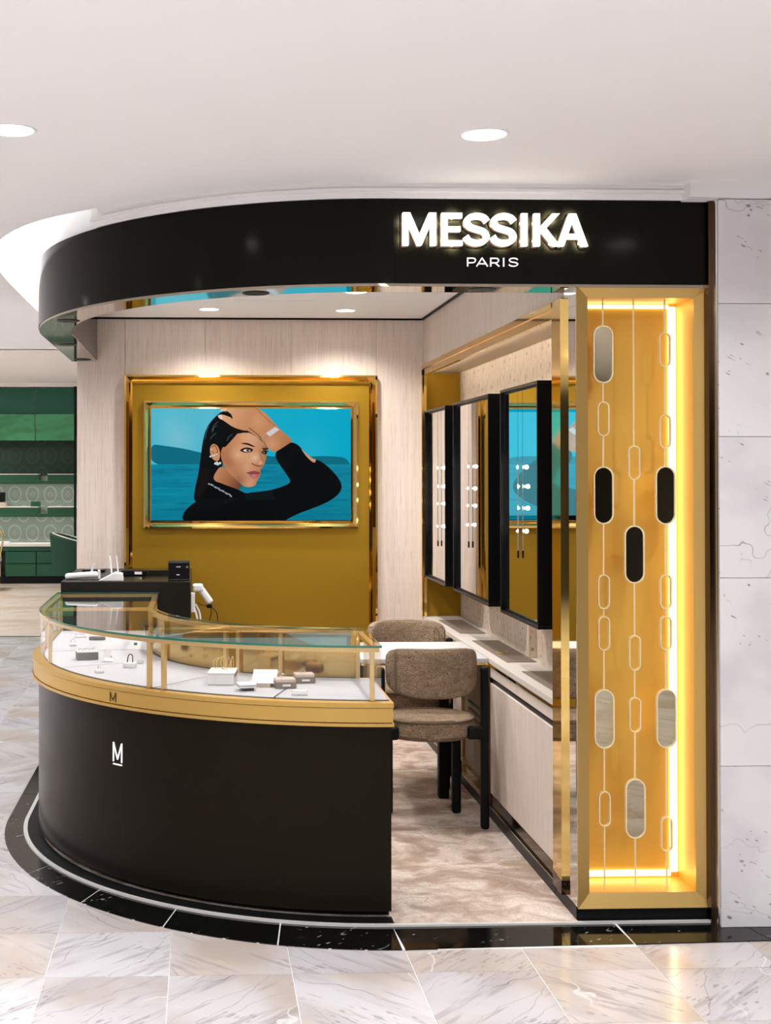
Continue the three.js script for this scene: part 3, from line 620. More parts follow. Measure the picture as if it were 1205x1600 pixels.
  // body and sleeve
  const body = [A(385, 1400), A(400, 1290), A(470, 1210), A(600, 1120), A(660, 1000), A(730, 925), A(880, 985), A(1020, 1035), A(1085, 1075), A(1150, 1060), B(60, 1005), B(210, 990), B(340, 965), B(470, 915), B(492, 880), B(430, 790), B(345, 670), B(322, 590), B(400, 530), B(480, 472), B(570, 500), B(640, 600), B(740, 705), B(762, 648), B(880, 730), B(980, 840), B(1032, 935), B(990, 1030), B(840, 1125), B(560, 1225), B(420, 1300), B(300, 1400)];
  fill(body, '#05080b');
  g.save(); path(body); g.clip();
  for (let i = 0; i < 16; i++) line([B(20 + i * 18, 1010 - i * 1.5), B(30 + i * 20, 1080)], 'rgba(40,66,70,0.45)', 4);
  for (let i = 0; i < 9; i++) line([B(345 + i * 14, 640 + i * 26), B(420 + i * 10, 625 + i * 28)], 'rgba(36,58,64,0.4)', 4);
  for (let i = 0; i < 7; i++) line([A(440 + i * 70, 1320 - i * 24), A(520 + i * 80, 1200 - i * 12), A(640 + i * 70, 1130)], 'rgba(30,48,52,0.35)', 5);
  g.restore();
  for (let i = 0; i < 13; i++) { const p = A(685 + i * 20, 968 + i * 11.2); g.strokeStyle = '#dfe6e8'; g.lineWidth = 2.5; g.beginPath(); g.ellipse(p[0] + (i % 2) * 3, p[1] - (i % 3) * 2, 5.5, 3.5, 0.5, 0, 7); g.stroke(); }
  fill([A(900, 300), A(1040, 360), A(1120, 400), B(60, 380), B(150, 420), B(240, 500), B(120, 380), A(1100, 330), A(950, 260)], '#1c120e');
  fill([A(920, 320), A(1010, 335), A(1140, 375), A(1140, 402), A(1060, 402), A(1000, 412), A(930, 400)], '#17100d', false);
  // hand and forearm
  const skin = grad(A(850, 200), B(480, 560), [[0, '#e4ac84'], [0.35, '#cd8f63'], [0.7, '#c98c60'], [1, '#b5764d']]);
  fill([B(585, 530), B(640, 590), B(720, 650), B(752, 655), B(742, 705), B(660, 640)], '#d8a078');
  fill([A(830, 118), A(1010, 110), B(130, 110), B(235, 175), B(330, 290), B(420, 380), B(520, 462), B(460, 500), B(325, 590), B(270, 560), B(220, 480), B(130, 415), B(30, 350), A(1090, 385), A(950, 345), A(870, 285), A(790, 235), A(775, 212), A(830, 195), A(950, 245), A(930, 200), A(870, 165), A(795, 165)], skin);
  blob(B(150, 260), 70, '226,168,126', 0.6); blob(B(300, 500), 60, '232,180,140', 0.5);
  line([B(60, 330), B(150, 400), B(215, 480)], 'rgba(96,54,34,0.55)', 7); line([B(135, 125), B(200, 200), B(330, 310)], 'rgba(110,62,40,0.6)', 3);
  fill([A(778, 212), A(815, 198), A(840, 232), A(825, 262), A(790, 240)], '#f0d2c4'); fill([A(800, 148), A(870, 128), A(890, 150), A(815, 168)], '#edc8b6');
  line([A(880, 170), A(920, 200), A(935, 240)], '#1a100c', 8);
  // bracelet
  fill([B(232, 385), B(330, 318), B(372, 348), B(275, 418)], '#e6e2e2', false);
  for (let k = 0; k < 3; k++) for (let i = 0; i < 5; i++) { const p = B(246 + i * 20 + k * 13, 380 - i * 13 + k * 11); g.fillStyle = i % 2 ? '#5f5a5c' : '#8d888a'; g.fillRect(p[0], p[1], 6, 3); }
  line([B(232, 388), B(190, 430), B(205, 480)], '#b9a497', 4); line([B(248, 405), B(210, 445), B(220, 490)], '#a98e7e', 3);
  const t = new THREE.CanvasTexture(c); t.colorSpace = THREE.SRGBColorSpace; return t;
}
{
  const t = thing('video_screen', 'wide screen showing a dark-haired woman in black before a turquoise sea', 'screen', [0.2975, 1.27, -ZB + 0.03]);
  const x0 = -0.279, x1 = 0.874, y0 = 1.274, y1 = 1.925;
  part(t, 'screen_body', bx(x0 - 0.006, x1 + 0.006, y0 - 0.006, y1 + 0.006, ZB - 0.029, ZB - 0.012), M.black);
  const p = new THREE.PlaneGeometry(x1 - x0, y1 - y0); p.translate((x0 + x1) / 2, (y0 + y1) / 2, -(ZB - 0.0305));
  const pic = screenPicture();
  part(t, 'screen_image', p, phys({ color: 0x000000, roughness: 0.4, specularIntensity: 0.1, emissive: 0xffffff, emissiveMap: pic, emissiveIntensity: 0.86 }));
  rectLight(1.1, 0.6, lin(0.12, 0.5, 0.6), 0.5, [0.2975, 1.6, -ZB + 0.04], [0.2975, 1.6, 0]);
}

// ================================================================ SIDE WALL: NICHE FRAME, WORKTOP, FRAMES, CABINETS
{
  const t = thing('niche_surround', 'polished gold frame around the long display niche', 'niche frame', [XS, 0, -6.0]);
  part(t, 'top_rail', bx(XS - 0.004, XS + 0.018, NT - 0.012, NT + 0.020, 4.645, ZB - 0.001), M.goldPolish);
  part(t, 'top_rail', bx(XS - 0.012, XS + 0.01, NT + 0.023, NT + 0.047, 4.645, ZB - 0.001), M.goldPolish);
  part(t, 'far_post', bx(XS - 0.004, XS + 0.011, NB + 0.001, NT - 0.013, ZB - 0.05, ZB - 0.028), M.goldPolish);
  part(t, 'far_post', bx(XS - 0.012, XS + 0.010, NB + 0.001, NT + 0.02, ZB - 0.025, ZB - 0.001), M.goldPolish);
  part(t, 'near_post', bx(XS - 0.010, XS + 0.02, 0.10, NT + 0.047, 4.585, 4.645), M.goldPolish);
  part(t, 'near_post', bx(XS - 0.014, XS + 0.001, 0.10, NT + 0.047, 4.52, 4.578), M.goldPolish);
  part(t, 'post_foot', merge([bx(XS - 0.011, XS + 0.02, 0.05, 0.099, 4.585, 4.645), bx(XS - 0.015, XS + 0.001, 0.05, 0.099, 4.52, 4.578)]), M.darkBronze);
}
{
  const t = thing('niche_light', 'warm light strip along the top of the display niche', 'light strip', [XS + 0.02, NT - 0.02, -6.0]);
  part(t, 'led_strip', bx(XS + 0.0185, XS + 0.024, NT - 0.006, NT + 0.003, 4.70, ZB - 0.06), M.ledWhite);
  rectLight(2.55, 0.009, lin(1, 0.86, 0.68), 24, [XS + 0.026, NT - 0.002, -6.03], [XS + 0.4, NT - 0.07, -6.03]);
}
{
  const t = thing('worktop', 'pale stone ledge running under the black shadow boxes', 'ledge', [1.4, NB - 0.03, -6.0]);
  part(t, 'ledge_slab', bx(XS - 0.004, 1.514, NB - 0.022, NB, 4.653, ZB - 0.015), M.stone);
  part(t, 'front_edge', bx(XS - 0.006, XS + 0.003, NB - 0.034, NB - 0.024, 4.648, ZB - 0.001), M.goldPolish);
  for (const [z0, z1] of [[6.57, 7.17], [5.57, 6.29], [4.72, 5.31]]) part(t, 'leather_inlay', bx(1.345, 1.477, NB, NB + 0.003, z0, z1), M.pad, 'taupe leather inlay');
}
single('bangle', new THREE.TorusGeometry(0.026, 0.002, 8, 28).rotateX(Math.PI / 2).translate(1.395, NB + 0.006, -5.86), M.goldRail, 'slim metal bangle lying on the leather inlay of the ledge', 'bangle');
// pale upstand blocks between the frames
{
  const t = thing('upstand_block', 'pale flecked upstand block below the gap between shadow boxes', 'upstand', [1.45, NB, -5.0], 'upstand blocks under the frames');
  const g = (z0, z1) => bx(1.478, 1.5145, NB + 0.001, 0.944, z0, z1, 0.002);
  part(t, 'block', g(4.86, 5.52), M.lining);
  const u = thing('upstand_block', 'pale flecked upstand block under the middle shadow box', 'upstand', [1.45, NB, -6.0], 'upstand blocks under the frames');
  part(u, 'block', g(5.71, 6.55), M.lining);
  t.userData.label = 'pale flecked upstand block under the shadow box by the gold post';
}
{
  const frames = [[4.885, 5.50, 'black deep shadow box with mirror beside the polished gold post', [[5.331, 1.572], [5.31, 1.491], [5.311, 1.40], [5.334, 1.303]]],
    [5.725, 6.53, 'black deep shadow box with mirror, the middle one of three', [[6.317, 1.579], [6.333, 1.47], [6.334, 1.384], [6.351, 1.288]]],
    [6.74, 7.345, 'black deep shadow box with mirror in the corner by the back wall', [[7.139, 1.575], [7.12, 1.471], [7.141, 1.374], [7.142, 1.248]]]];
  const y0 = 0.945, y1 = 1.905, w = 0.012, Xf = XS, Xb = 1.514, Xm = XS + 0.019;
  frames.forEach(([z0, z1, label, far], i) => {
    const leds = far.map(([z, y]) => [z * 0.979, EYE + (y - EYE) * 0.979]);   // read at 1.335 m, hung at 1.307 m
    const t = thing('shadow_box', label, 'shadow box', [1.4, y0, -(z0 + z1) / 2], 'black shadow boxes in the niche');
    part(t, 'top_side', bx(Xf, Xb, y1 - w, y1, z0, z1, 0.002), M.blackFrame);
    part(t, 'bottom_side', bx(Xf, Xb, y0, y0 + w, z0, z1, 0.002), M.blackFrame);
    part(t, 'near_side', bx(Xf, Xb, y0 + w, y1 - w, z0, z0 + w, 0.002), M.blackFrame);
    part(t, 'far_side', bx(Xf, Xb, y0 + w, y1 - w, z1 - w, z1, 0.002), M.blackFrame);
    part(t, 'mirror', bx(Xm, Xm + 0.006, y0 + w, y1 - w, z0 + w, z1 - w), M.mirror);
    part(t, 'inner_lip', merge([bx(Xm - 0.004, Xm - 0.0005, y1 - w - 0.008, y1 - w, z0 + w, z1 - w), bx(Xm - 0.004, Xm - 0.0005, y0 + w, y0 + w + 0.008, z0 + w, z1 - w), bx(Xm - 0.004, Xm - 0.0005, y0 + w + 0.008, y1 - w - 0.008, z1 - w - 0.008, z1 - w)]), M.blackFrame);
    // hanging light stick with four sparkling points
    const zs = leds[0][0], s = thing('light_stick', ['slim hanging stick with four bright points, before the mirror by the gold post', 'slim hanging stick with four bright points, before the middle mirror', 'slim hanging stick with four bright points, before the mirror by the back wall'][i], 'light stick', [1.307, 1.2, -zs], 'light sticks in the shadow boxes');
    part(s, 'stick', cyl(1.309, leds[3][1] - 0.08, leds[0][1] + 0.02, zs + 0.004, 0.0022, 0.0022, 8), M.silver);
    part(s, 'stick_end', cyl(1.309, leds[3][1] - 0.11, leds[3][1] - 0.08, zs + 0.004, 0.0045, 0.0045, 10), M.darkBronze);
    part(s, 'wire', cyl(1.309, leds[0][1] + 0.02, y1 - w, zs + 0.004, 0.0006, 0.0006, 6), M.black);
    for (const [z, y] of leds) { part(s, 'light_point', new THREE.OctahedronGeometry(0.008, 0).scale(0.7, 0.8, 1.4).translate(1.306, y, -z), M.ledWhite); const l = new THREE.PointLight(lin(1, 0.96, 0.9), 0.02, 0, 2); l.position.set(1.294, y, -z); l.castShadow = true; l.shadow.radius = 0.4; scene.add(l); }
  });
}
// lower cabinets
{
  const unit = (z0, z1, label, grille) => {
    const t = thing('base_cabinet', label, 'cabinet', [1.4, 0, -(z0 + z1) / 2]);
    part(t, 'body', bx(XS + 0.016, 1.499, 0.10, NB - 0.024, z0, z1), M.darkBronze);
    if (grille) {
      part(t, 'service_panel', bx(XS + 0.004, XS + 0.016, 0.14, NB - 0.045, z0 + 0.03, z1 - 0.03), M.taupeLeather);
      for (let k = 0; k < 5; k++) part(t, 'louvre', bx(XS - 0.002, XS + 0.006, 0.30 + k * 0.035, 0.312 + k * 0.035, z0 + 0.12, z1 - 0.14), M.black);
      part(t, 'edge_strip', bx(XS - 0.006, XS + 0.016, 0.062, NB - 0.036, z0 + 0.002, z0 + 0.022), M.goldPolish);
      part(t, 'edge_strip', bx(XS - 0.006, XS + 0.016, 0.062, NB - 0.036, z1 - 0.022, z1 - 0.002), M.goldPolish);
    } else {
      part(t, 'drawer_front', boxUV(bx(XS, XS + 0.016, 0.635, NB - 0.036, z0, z1 - 0.03, 0.002), z0, 0), M.wood);
      part(t, 'finger_gap', bx(XS + 0.010, XS + 0.016, 0.608, 0.635, z0, z1 - 0.03), M.black);
      part(t, 'door', boxUV(bx(XS, XS + 0.016, 0.118, 0.608, z0, z1 - 0.03, 0.002), z0 + 0.4, 0.3), M.wood);
      part(t, 'edge_strip', bx(XS - 0.003, XS + 0.014, 0.05, NB - 0.036, z1 - 0.026, z1 - 0.002), M.darkBronze);
    }
    part(t, 'mirror_plinth', bx(XS + 0.004, XS + 0.016, 0.062, 0.112, z0, z1), M.darkBronze);
    const k = part(t, 'kickboard', bx(XS - 0.002, XS + 0.016, 0.008, 0.056, z0, z1), M.black);
    part(k, 'metal_line', bx(XS - 0.004, XS + 0.004, 0.056, 0.060, z0, z1), M.silver);
  };
  unit(4.646, 5.725, 'pale wood cabinet with one drawer beside the gold column');
  unit(5.727, 6.30, 'taupe service panel with dark louvres between gold strips under the ledge', true);
  unit(6.302, ZB - 0.002, 'pale wood cabinet under the ledge in the back corner');
  struct('baseboard_column', bx(XS - 0.001, XS + 0.004, 0.008, 0.05, 4.386, 4.645), M.black, 'black skirting under the mirrored column flank', 'baseboard');
}
// consultation table
{
  const t = thing('consultation_table', 'white topped small table against the ledge between two chairs', 'table', [1.0, 0, -5.98]);
  part(t, 'table_top', bx(0.72, XS - 0.008, NB - 0.022, NB, 5.70, 6.265, 0.004), M.tableWhite);
  part(t, 'gold_edge', bx(0.722, XS - 0.009, NB - 0.030, NB - 0.0225, 5.703, 6.262), M.goldPolish);
  for (const [x, z] of [[0.78, 6.05], [1.155, 6.05]]) part(t, 'leg', bx(x - 0.024, x + 0.024, 0.009, NB - 0.031, z - 0.024, z + 0.024, 0.004), M.blackMatt);
}
// chairs
{
  const t = thing('round_chair', 'taupe upholstered round chair with its back to the shop front', 'chair', [1.008, 0.008, -5.64], 'taupe round chairs at the table');
  bases.set(t, [0, 0, 0]);
  // seat cushion
  const seat = new THREE.LatheGeometry([[0, 0.385], [0.185, 0.385], [0.200, 0.392], [0.206, 0.405], [0.206, 0.452], [0.200, 0.466], [0.185, 0.474], [0.10, 0.478], [0, 0.479]].map(p => new THREE.Vector2(...p)), 56);
  seat.scale(1, 1, 0.93); part(t, 'seat', boxUV(seat), M.fabric);
  const piping = new THREE.TorusGeometry(0.2015, 0.004, 8, 56).rotateX(Math.PI / 2).scale(1, 1, 0.93).translate(0, 0.466, 0); part(t, 'seat_piping', piping, M.fabric);
  // curved backrest: rounded slab swept along an arc behind the seat
  const nU = 40, nS = 24, P = [], idx = [];
  for (let i = 0; i <= nU; i++) {
    const u = -1 + 2 * i / nU, a = u * 1.18, k = Math.pow(Math.max(0, 1 - Math.pow(Math.abs(u), 5)), 0.42);
    const mid = 0.684 + 0.008 * u * u, h = 0.103 * (0.30 + 0.70 * k) * (1 - 0.10 * u * u), th = 0.027 * (0.25 + 0.75 * k), R = 0.205;
    for (let s = 0; s < nS; s++) {
      const q = 2 * Math.PI * s / nS, c = Math.cos(q), d = Math.sin(q), e = 0.42;
      const rr = R + th * Math.sign(c) * Math.pow(Math.abs(c), e), y = mid + (d < 0 ? h * (1 + 0.10 * (1 - u * u)) : h) * Math.sign(d) * Math.pow(Math.abs(d), e);
      P.push(rr * Math.sin(a), y, rr * Math.cos(a) * 0.93);
    }
  }
  for (let i = 0; i < nU; i++) for (let s = 0; s < nS; s++) { const a = i * nS + s, b = i * nS + (s + 1) % nS, c = a + nS, d = b + nS; idx.push(a, c, b, b, c, d); }
  for (const e of [0, nU]) { const c0 = P.length / 3; let m = [0, 0, 0]; for (let s = 0; s < nS; s++) for (let k = 0; k < 3; k++) m[k] += P[(e * nS + s) * 3 + k] / nS; P.push(...m); for (let s = 0; s < nS; s++) { const a = e * nS + s, b = e * nS + (s + 1) % nS; e ? idx.push(a, c0, b) : idx.push(a, b, c0); } }
  const bg = new THREE.BufferGeometry(); bg.setAttribute('position', new THREE.Float32BufferAttribute(P, 3)); bg.setIndex(idx); bg.computeVertexNormals();
  part(t, 'backrest', boxUV(bg), M.fabric);
  // dark frame: two posts, brackets under the seat, front legs
  for (const s of [-1, 1]) {
    const post = new RoundedBoxGeometry(0.036, 0.70, 0.042, 3, 0.014); post.translate(s * 0.226, 0.35, 0.125); part(t, 'back_leg', boxUV(post), M.blackMatt);
    const br = new RoundedBoxGeometry(0.075, 0.055, 0.04, 2, 0.01); br.translate(s * 0.188, 0.415, 0.125); part(t, 'bracket', boxUV(br), M.blackMatt);
    const fl = new RoundedBoxGeometry(0.040, 0.388, 0.040, 2, 0.012); fl.translate(s * 0.155, 0.194, -0.14); part(t, 'front_leg', boxUV(fl), M.blackMatt);
  }
  copyThing(t, 'round_chair', [1.045, 0.008, -6.36], Math.PI, 'taupe upholstered round chair facing the shop front beyond the white table');
}

// ================================================================ CURVED COUNTER
const XR = 0.665, ZE = 6.45;
const ring = (o, i, e = 0, ze = 0) => [[XR - e, KC[1] - Math.sqrt(Math.max(0, o * o))], ...arc(KC[0], KC[1], o, o, 0, Math.PI / 2, 48), [KC[0] - o, ZE - ze], [KC[0] - i, ZE - ze], ...arc(KC[0], KC[1], i, i, 0, Math.PI / 2, 40).reverse(), [XR - e, KC[1] - i]];
const strip = (o, i, y0, y1, z = ZE, n = 48, t0 = 0) => plan([...(t0 ? [] : [[XR, KC[1] - o]]), ...arc(KC[0], KC[1], o, o, t0, Math.PI / 2, n), [KC[0] - o, z], [KC[0] - i, z], ...arc(KC[0], KC[1], i, i, t0, Math.PI / 2, n).reverse(), ...(t0 ? [] : [[XR, KC[1] - i]])], y0, y1);
const RO = 1.388;
const CT = thing('display_counter', 'curved jewellery counter with dark base, gold band and glass top', 'counter', [0, 0, -5.2]);
{
  part(CT, 'base', plan(ring(RO - 0.018, 0.865, 0.002), 0.034, 0.675), M.counter);
  part(CT, 'kickboard', plan(ring(RO - 0.06, 0.90, 0.03), 0.0085, 0.034), M.blackMatt);
  part(CT, 'base_edging', strip(1.4175, RO - 0.03, 0.0082, 0.012), M.blackMatt);
  part(CT, 'band_lip', plan(ring(RO + 0.012, 0.848, -0.004), 0.675, 0.686), M.goldBand);
  const bp = part(CT, 'band_panel', plan(ring(RO + 0.006, 0.852, -0.001), 0.6885, 0.737), M.goldBand);
  part(CT, 'band_core', plan(ring(RO - 0.004, 0.86, 0.004), 0.680, 0.753), M.charcoal);
  part(CT, 'band_lip', plan(ring(RO + 0.010, 0.850, -0.003), 0.7395, 0.756), M.goldBand);
  // letter M emblems: cut into the band and lit on the base
  const place = (g, x, y, R) => { const a = Math.asin((KC[0] - x) / R); g.rotateY(-a); g.translate(KC[0] - R * Math.sin(a), y, -(KC[1] - R * Math.cos(a))); return g; };
  const mShape = (w, h, s, bar) => {
    const st = (x0, y0, x1, y1) => { const d = Math.hypot(x1 - x0, y1 - y0), b = new THREE.BoxGeometry(s, d + s * 0.4, s * 0.8); b.rotateZ(-Math.atan2(x1 - x0, y1 - y0)); b.translate((x0 + x1) / 2, (y0 + y1) / 2, s * 0.4); return b; };
    const l = [st(-w / 2, 0, -w / 2, h), st(-w / 2, h, 0, h * 0.14), st(0, h * 0.14, w / 2, h), st(w / 2, h, w / 2, 0)];
    if (bar) l.push(st(-w / 2, -bar, w / 2, -bar));
    return merge(l);
  };
  const ma = part(bp, 'band_emblem', place(mShape(0.030, 0.034, 0.0028, 0), -0.322, 0.6955, RO + 0.0056), M.darkBronze); ma.userData.label = 'dark letter M cut into the gold band';
  const mb = part(CT, 'lit_emblem_light', place(mShape(0.046, 0.070, 0.0045, 0.010), -0.305, 0.468, RO - 0.017), M.emblemGlow); mb.userData.label = 'lit white letter M on the dark base';
}
const DECK = 0.760;
{
  // deck of white display boards, divided by dark joints
  const o = 1.345, i = 0.885, cuts = [0.0, 0.30, 0.66, 1.13];
  const piece = (a, b) => plan([...arc(KC[0], KC[1], o, o, a, b, 14), ...arc(KC[0], KC[1], i, i, a, b, 14).reverse()], 0.7565, DECK);
  part(CT, 'deck_bed', plan(ring(1.352, 0.878, 0.018, 0.01), 0.755, 0.7575), M.charcoal);
  for (let k = 0; k < cuts.length; k++) part(CT, 'deck_board', piece(cuts[k] + 0.003, (cuts[k + 1] ?? 1.50) - 0.003), M.deck);
  part(CT, 'deck_board', plan([...arc(KC[0], KC[1], o, o, 1.504, Math.PI / 2, 4), [KC[0] - o, ZE - 0.03], [KC[0] - i, ZE - 0.03], ...arc(KC[0], KC[1], i, i, 1.504, Math.PI / 2, 4).reverse()], 0.7565, DECK), M.deck);
  // glass case
  const GR = RO - 0.022, GT = 0.95;
  const wall = (R, t0, t1, n, y0, y1, straight) => {
    const pts = arc(KC[0], KC[1], R, R, t0, t1, n); if (straight) pts.push([KC[0] - R, ZE - 0.012]);
    const P = [], ix = []; pts.forEach(([x, z]) => { P.push(x, y0, -z, x, y1, -z); });
    for (let k = 0; k < pts.length - 1; k++) ix.push(2 * k, 2 * k + 1, 2 * k + 2, 2 * k + 1, 2 * k + 3, 2 * k + 2);
    const g = new THREE.BufferGeometry(); g.setAttribute('position', new THREE.Float32BufferAttribute(P, 3)); g.setIndex(ix); g.computeVertexNormals(); return boxUV(g);
  };
  const quad = (a, b, y0, y1) => { const g = new THREE.BufferGeometry(); g.setAttribute('position', new THREE.Float32BufferAttribute([a[0], y0, -a[1], b[0], y0, -b[1], b[0], y1, -b[1], a[0], y1, -a[1]], 3)); g.setIndex([0, 1, 2, 0, 2, 3]); g.computeVertexNormals(); return boxUV(g); };
  part(CT, 'front_pane', wall(GR, 0.025, 0.66, 30, 0.757, GT - 0.008), M.glass);
  part(CT, 'front_pane', wall(GR, 0.664, Math.PI / 2, 34, 0.757, GT - 0.008, true), M.glass);
  part(CT, 'end_pane', quad([XR - 0.036, KC[1] - GR], [XR - 0.036, KC[1] - 0.872], 0.757, GT - 0.008), M.glass);
  part(CT, 'rear_end_pane', quad([KC[0] - GR, ZE - 0.012], [KC[0] - 0.872, ZE - 0.012], 0.757, GT - 0.008), M.glass);
  // top pane and its green edge
  const topPts = (R, r, e) => [[XR - 0.034 - e, KC[1] - R], ...arc(KC[0], KC[1], R, R, 0.03, Math.PI / 2, 48), [KC[0] - R, ZE - 0.01 - e], [KC[0] - r, ZE - 0.01 - e], ...arc(KC[0], KC[1], r, r, 0.03, Math.PI / 2, 40).reverse(), [XR - 0.034 - e, KC[1] - r]];
  const tp = topPts(GR + 0.004, 0.858, 0);
  const sg = new THREE.ShapeGeometry(new THREE.Shape(tp.map(p => new THREE.Vector2(...p))), 1); sg.rotateX(-Math.PI / 2); sg.translate(0, GT, 0);
  part(CT, 'top_pane', boxUV(sg), M.glass);
  const rim = (pts, y0, y1) => { const P = [], ix = []; pts.concat([pts[0]]).forEach(([x, z]) => P.push(x, y0, -z, x, y1, -z)); for (let k = 0; k < pts.length; k++) ix.push(2 * k, 2 * k + 1, 2 * k + 2, 2 * k + 1, 2 * k + 3, 2 * k + 2); const g = new THREE.BufferGeometry(); g.setAttribute('position', new THREE.Float32BufferAttribute(P, 3)); g.setIndex(ix); g.computeVertexNormals(); return boxUV(g); };
  part(CT, 'glass_edge', rim(tp, GT - 0.008, GT), M.glassEdge, 'green edge of the glass top');
  // gold rails under the glass
  part(CT, 'front_rail', plan([...arc(KC[0], KC[1], GR - 0.006, GR - 0.006, 0.028, Math.PI / 2, 48), [KC[0] - GR + 0.006, ZE - 0.03], [KC[0] - GR + 0.024, ZE - 0.03], ...arc(KC[0], KC[1], GR - 0.024, GR - 0.024, 0.028, Math.PI / 2, 48).reverse()], GT - 0.024, GT - 0.009), M.goldRail);
  part(CT, 'rear_rail', plan([...arc(KC[0], KC[1], 0.892, 0.892, 0.03, Math.PI / 2, 40), [KC[0] - 0.892, ZE - 0.03], [KC[0] - 0.868, ZE - 0.03], ...arc(KC[0], KC[1], 0.868, 0.868, 0.03, Math.PI / 2, 40).reverse()], GT - 0.024, GT - 0.009), M.goldRail);
  part(CT, 'end_rail', bx(XR - 0.062, XR - 0.042, GT - 0.024, GT - 0.009, KC[1] - GR + 0.006, KC[1] - 0.868), M.goldRail);
  part(CT, 'end_rail', bx(KC[0] - GR + 0.006, KC[0] - 0.868, GT - 0.024, GT - 0.009, ZE - 0.03, ZE - 0.014), M.goldRail);
  part(CT, 'cross_rail', (() => { const g = new THREE.BoxGeometry(0.018, 0.014, GR - 0.90); const a = 0.662, R = (GR + 0.88) / 2; g.rotateY(-a); g.translate(KC[0] - R * Math.sin(a), GT - 0.017, -(KC[1] - R * Math.cos(a))); return boxUV(g); })(), M.goldRail);
  part(CT, 'cross_rail', bx(KC[0] - GR + 0.02, KC[0] - 0.88, GT - 0.024, GT - 0.010, KC[1] + 0.0, KC[1] + 0.018), M.goldRail);
  // posts
  const post = (R, a, w = 0.017) => { const g = new RoundedBoxGeometry(w, GT - 0.024 - 0.757, w, 1, 0.002); g.rotateY(-a); g.translate(KC[0] - R * Math.sin(a), (GT - 0.024 + 0.757) / 2, -(KC[1] - R * Math.cos(a))); part(CT, 'case_post', boxUV(g), M.goldRail); };
  for (const a of [0.045, 0.625, 0.675, 1.25]) post(GR - 0.016, a);
  for (const a of [0.06, 0.40, 0.61, 0.68, 1.15, 1.5]) post(0.882, a);
  for (const [x, z] of [[KC[0] - GR + 0.016, ZE - 0.024], [KC[0] - 0.88, ZE - 0.024], [KC[0] - GR + 0.016, KC[1] + 0.05]]) part(CT, 'case_post', bx(x - 0.008, x + 0.008, 0.757, GT - 0.024, z - 0.008, z + 0.008, 0.002), M.goldRail);
  // rear doors of tinted gold mirror
  for (const [a, b] of [[0.065, 0.395], [0.405, 0.605], [0.685, 1.145], [1.155, 1.495]]) part(CT, 'rear_door', wall(0.876, a, b, 12, 0.757, GT - 0.024), M.goldTint);
}

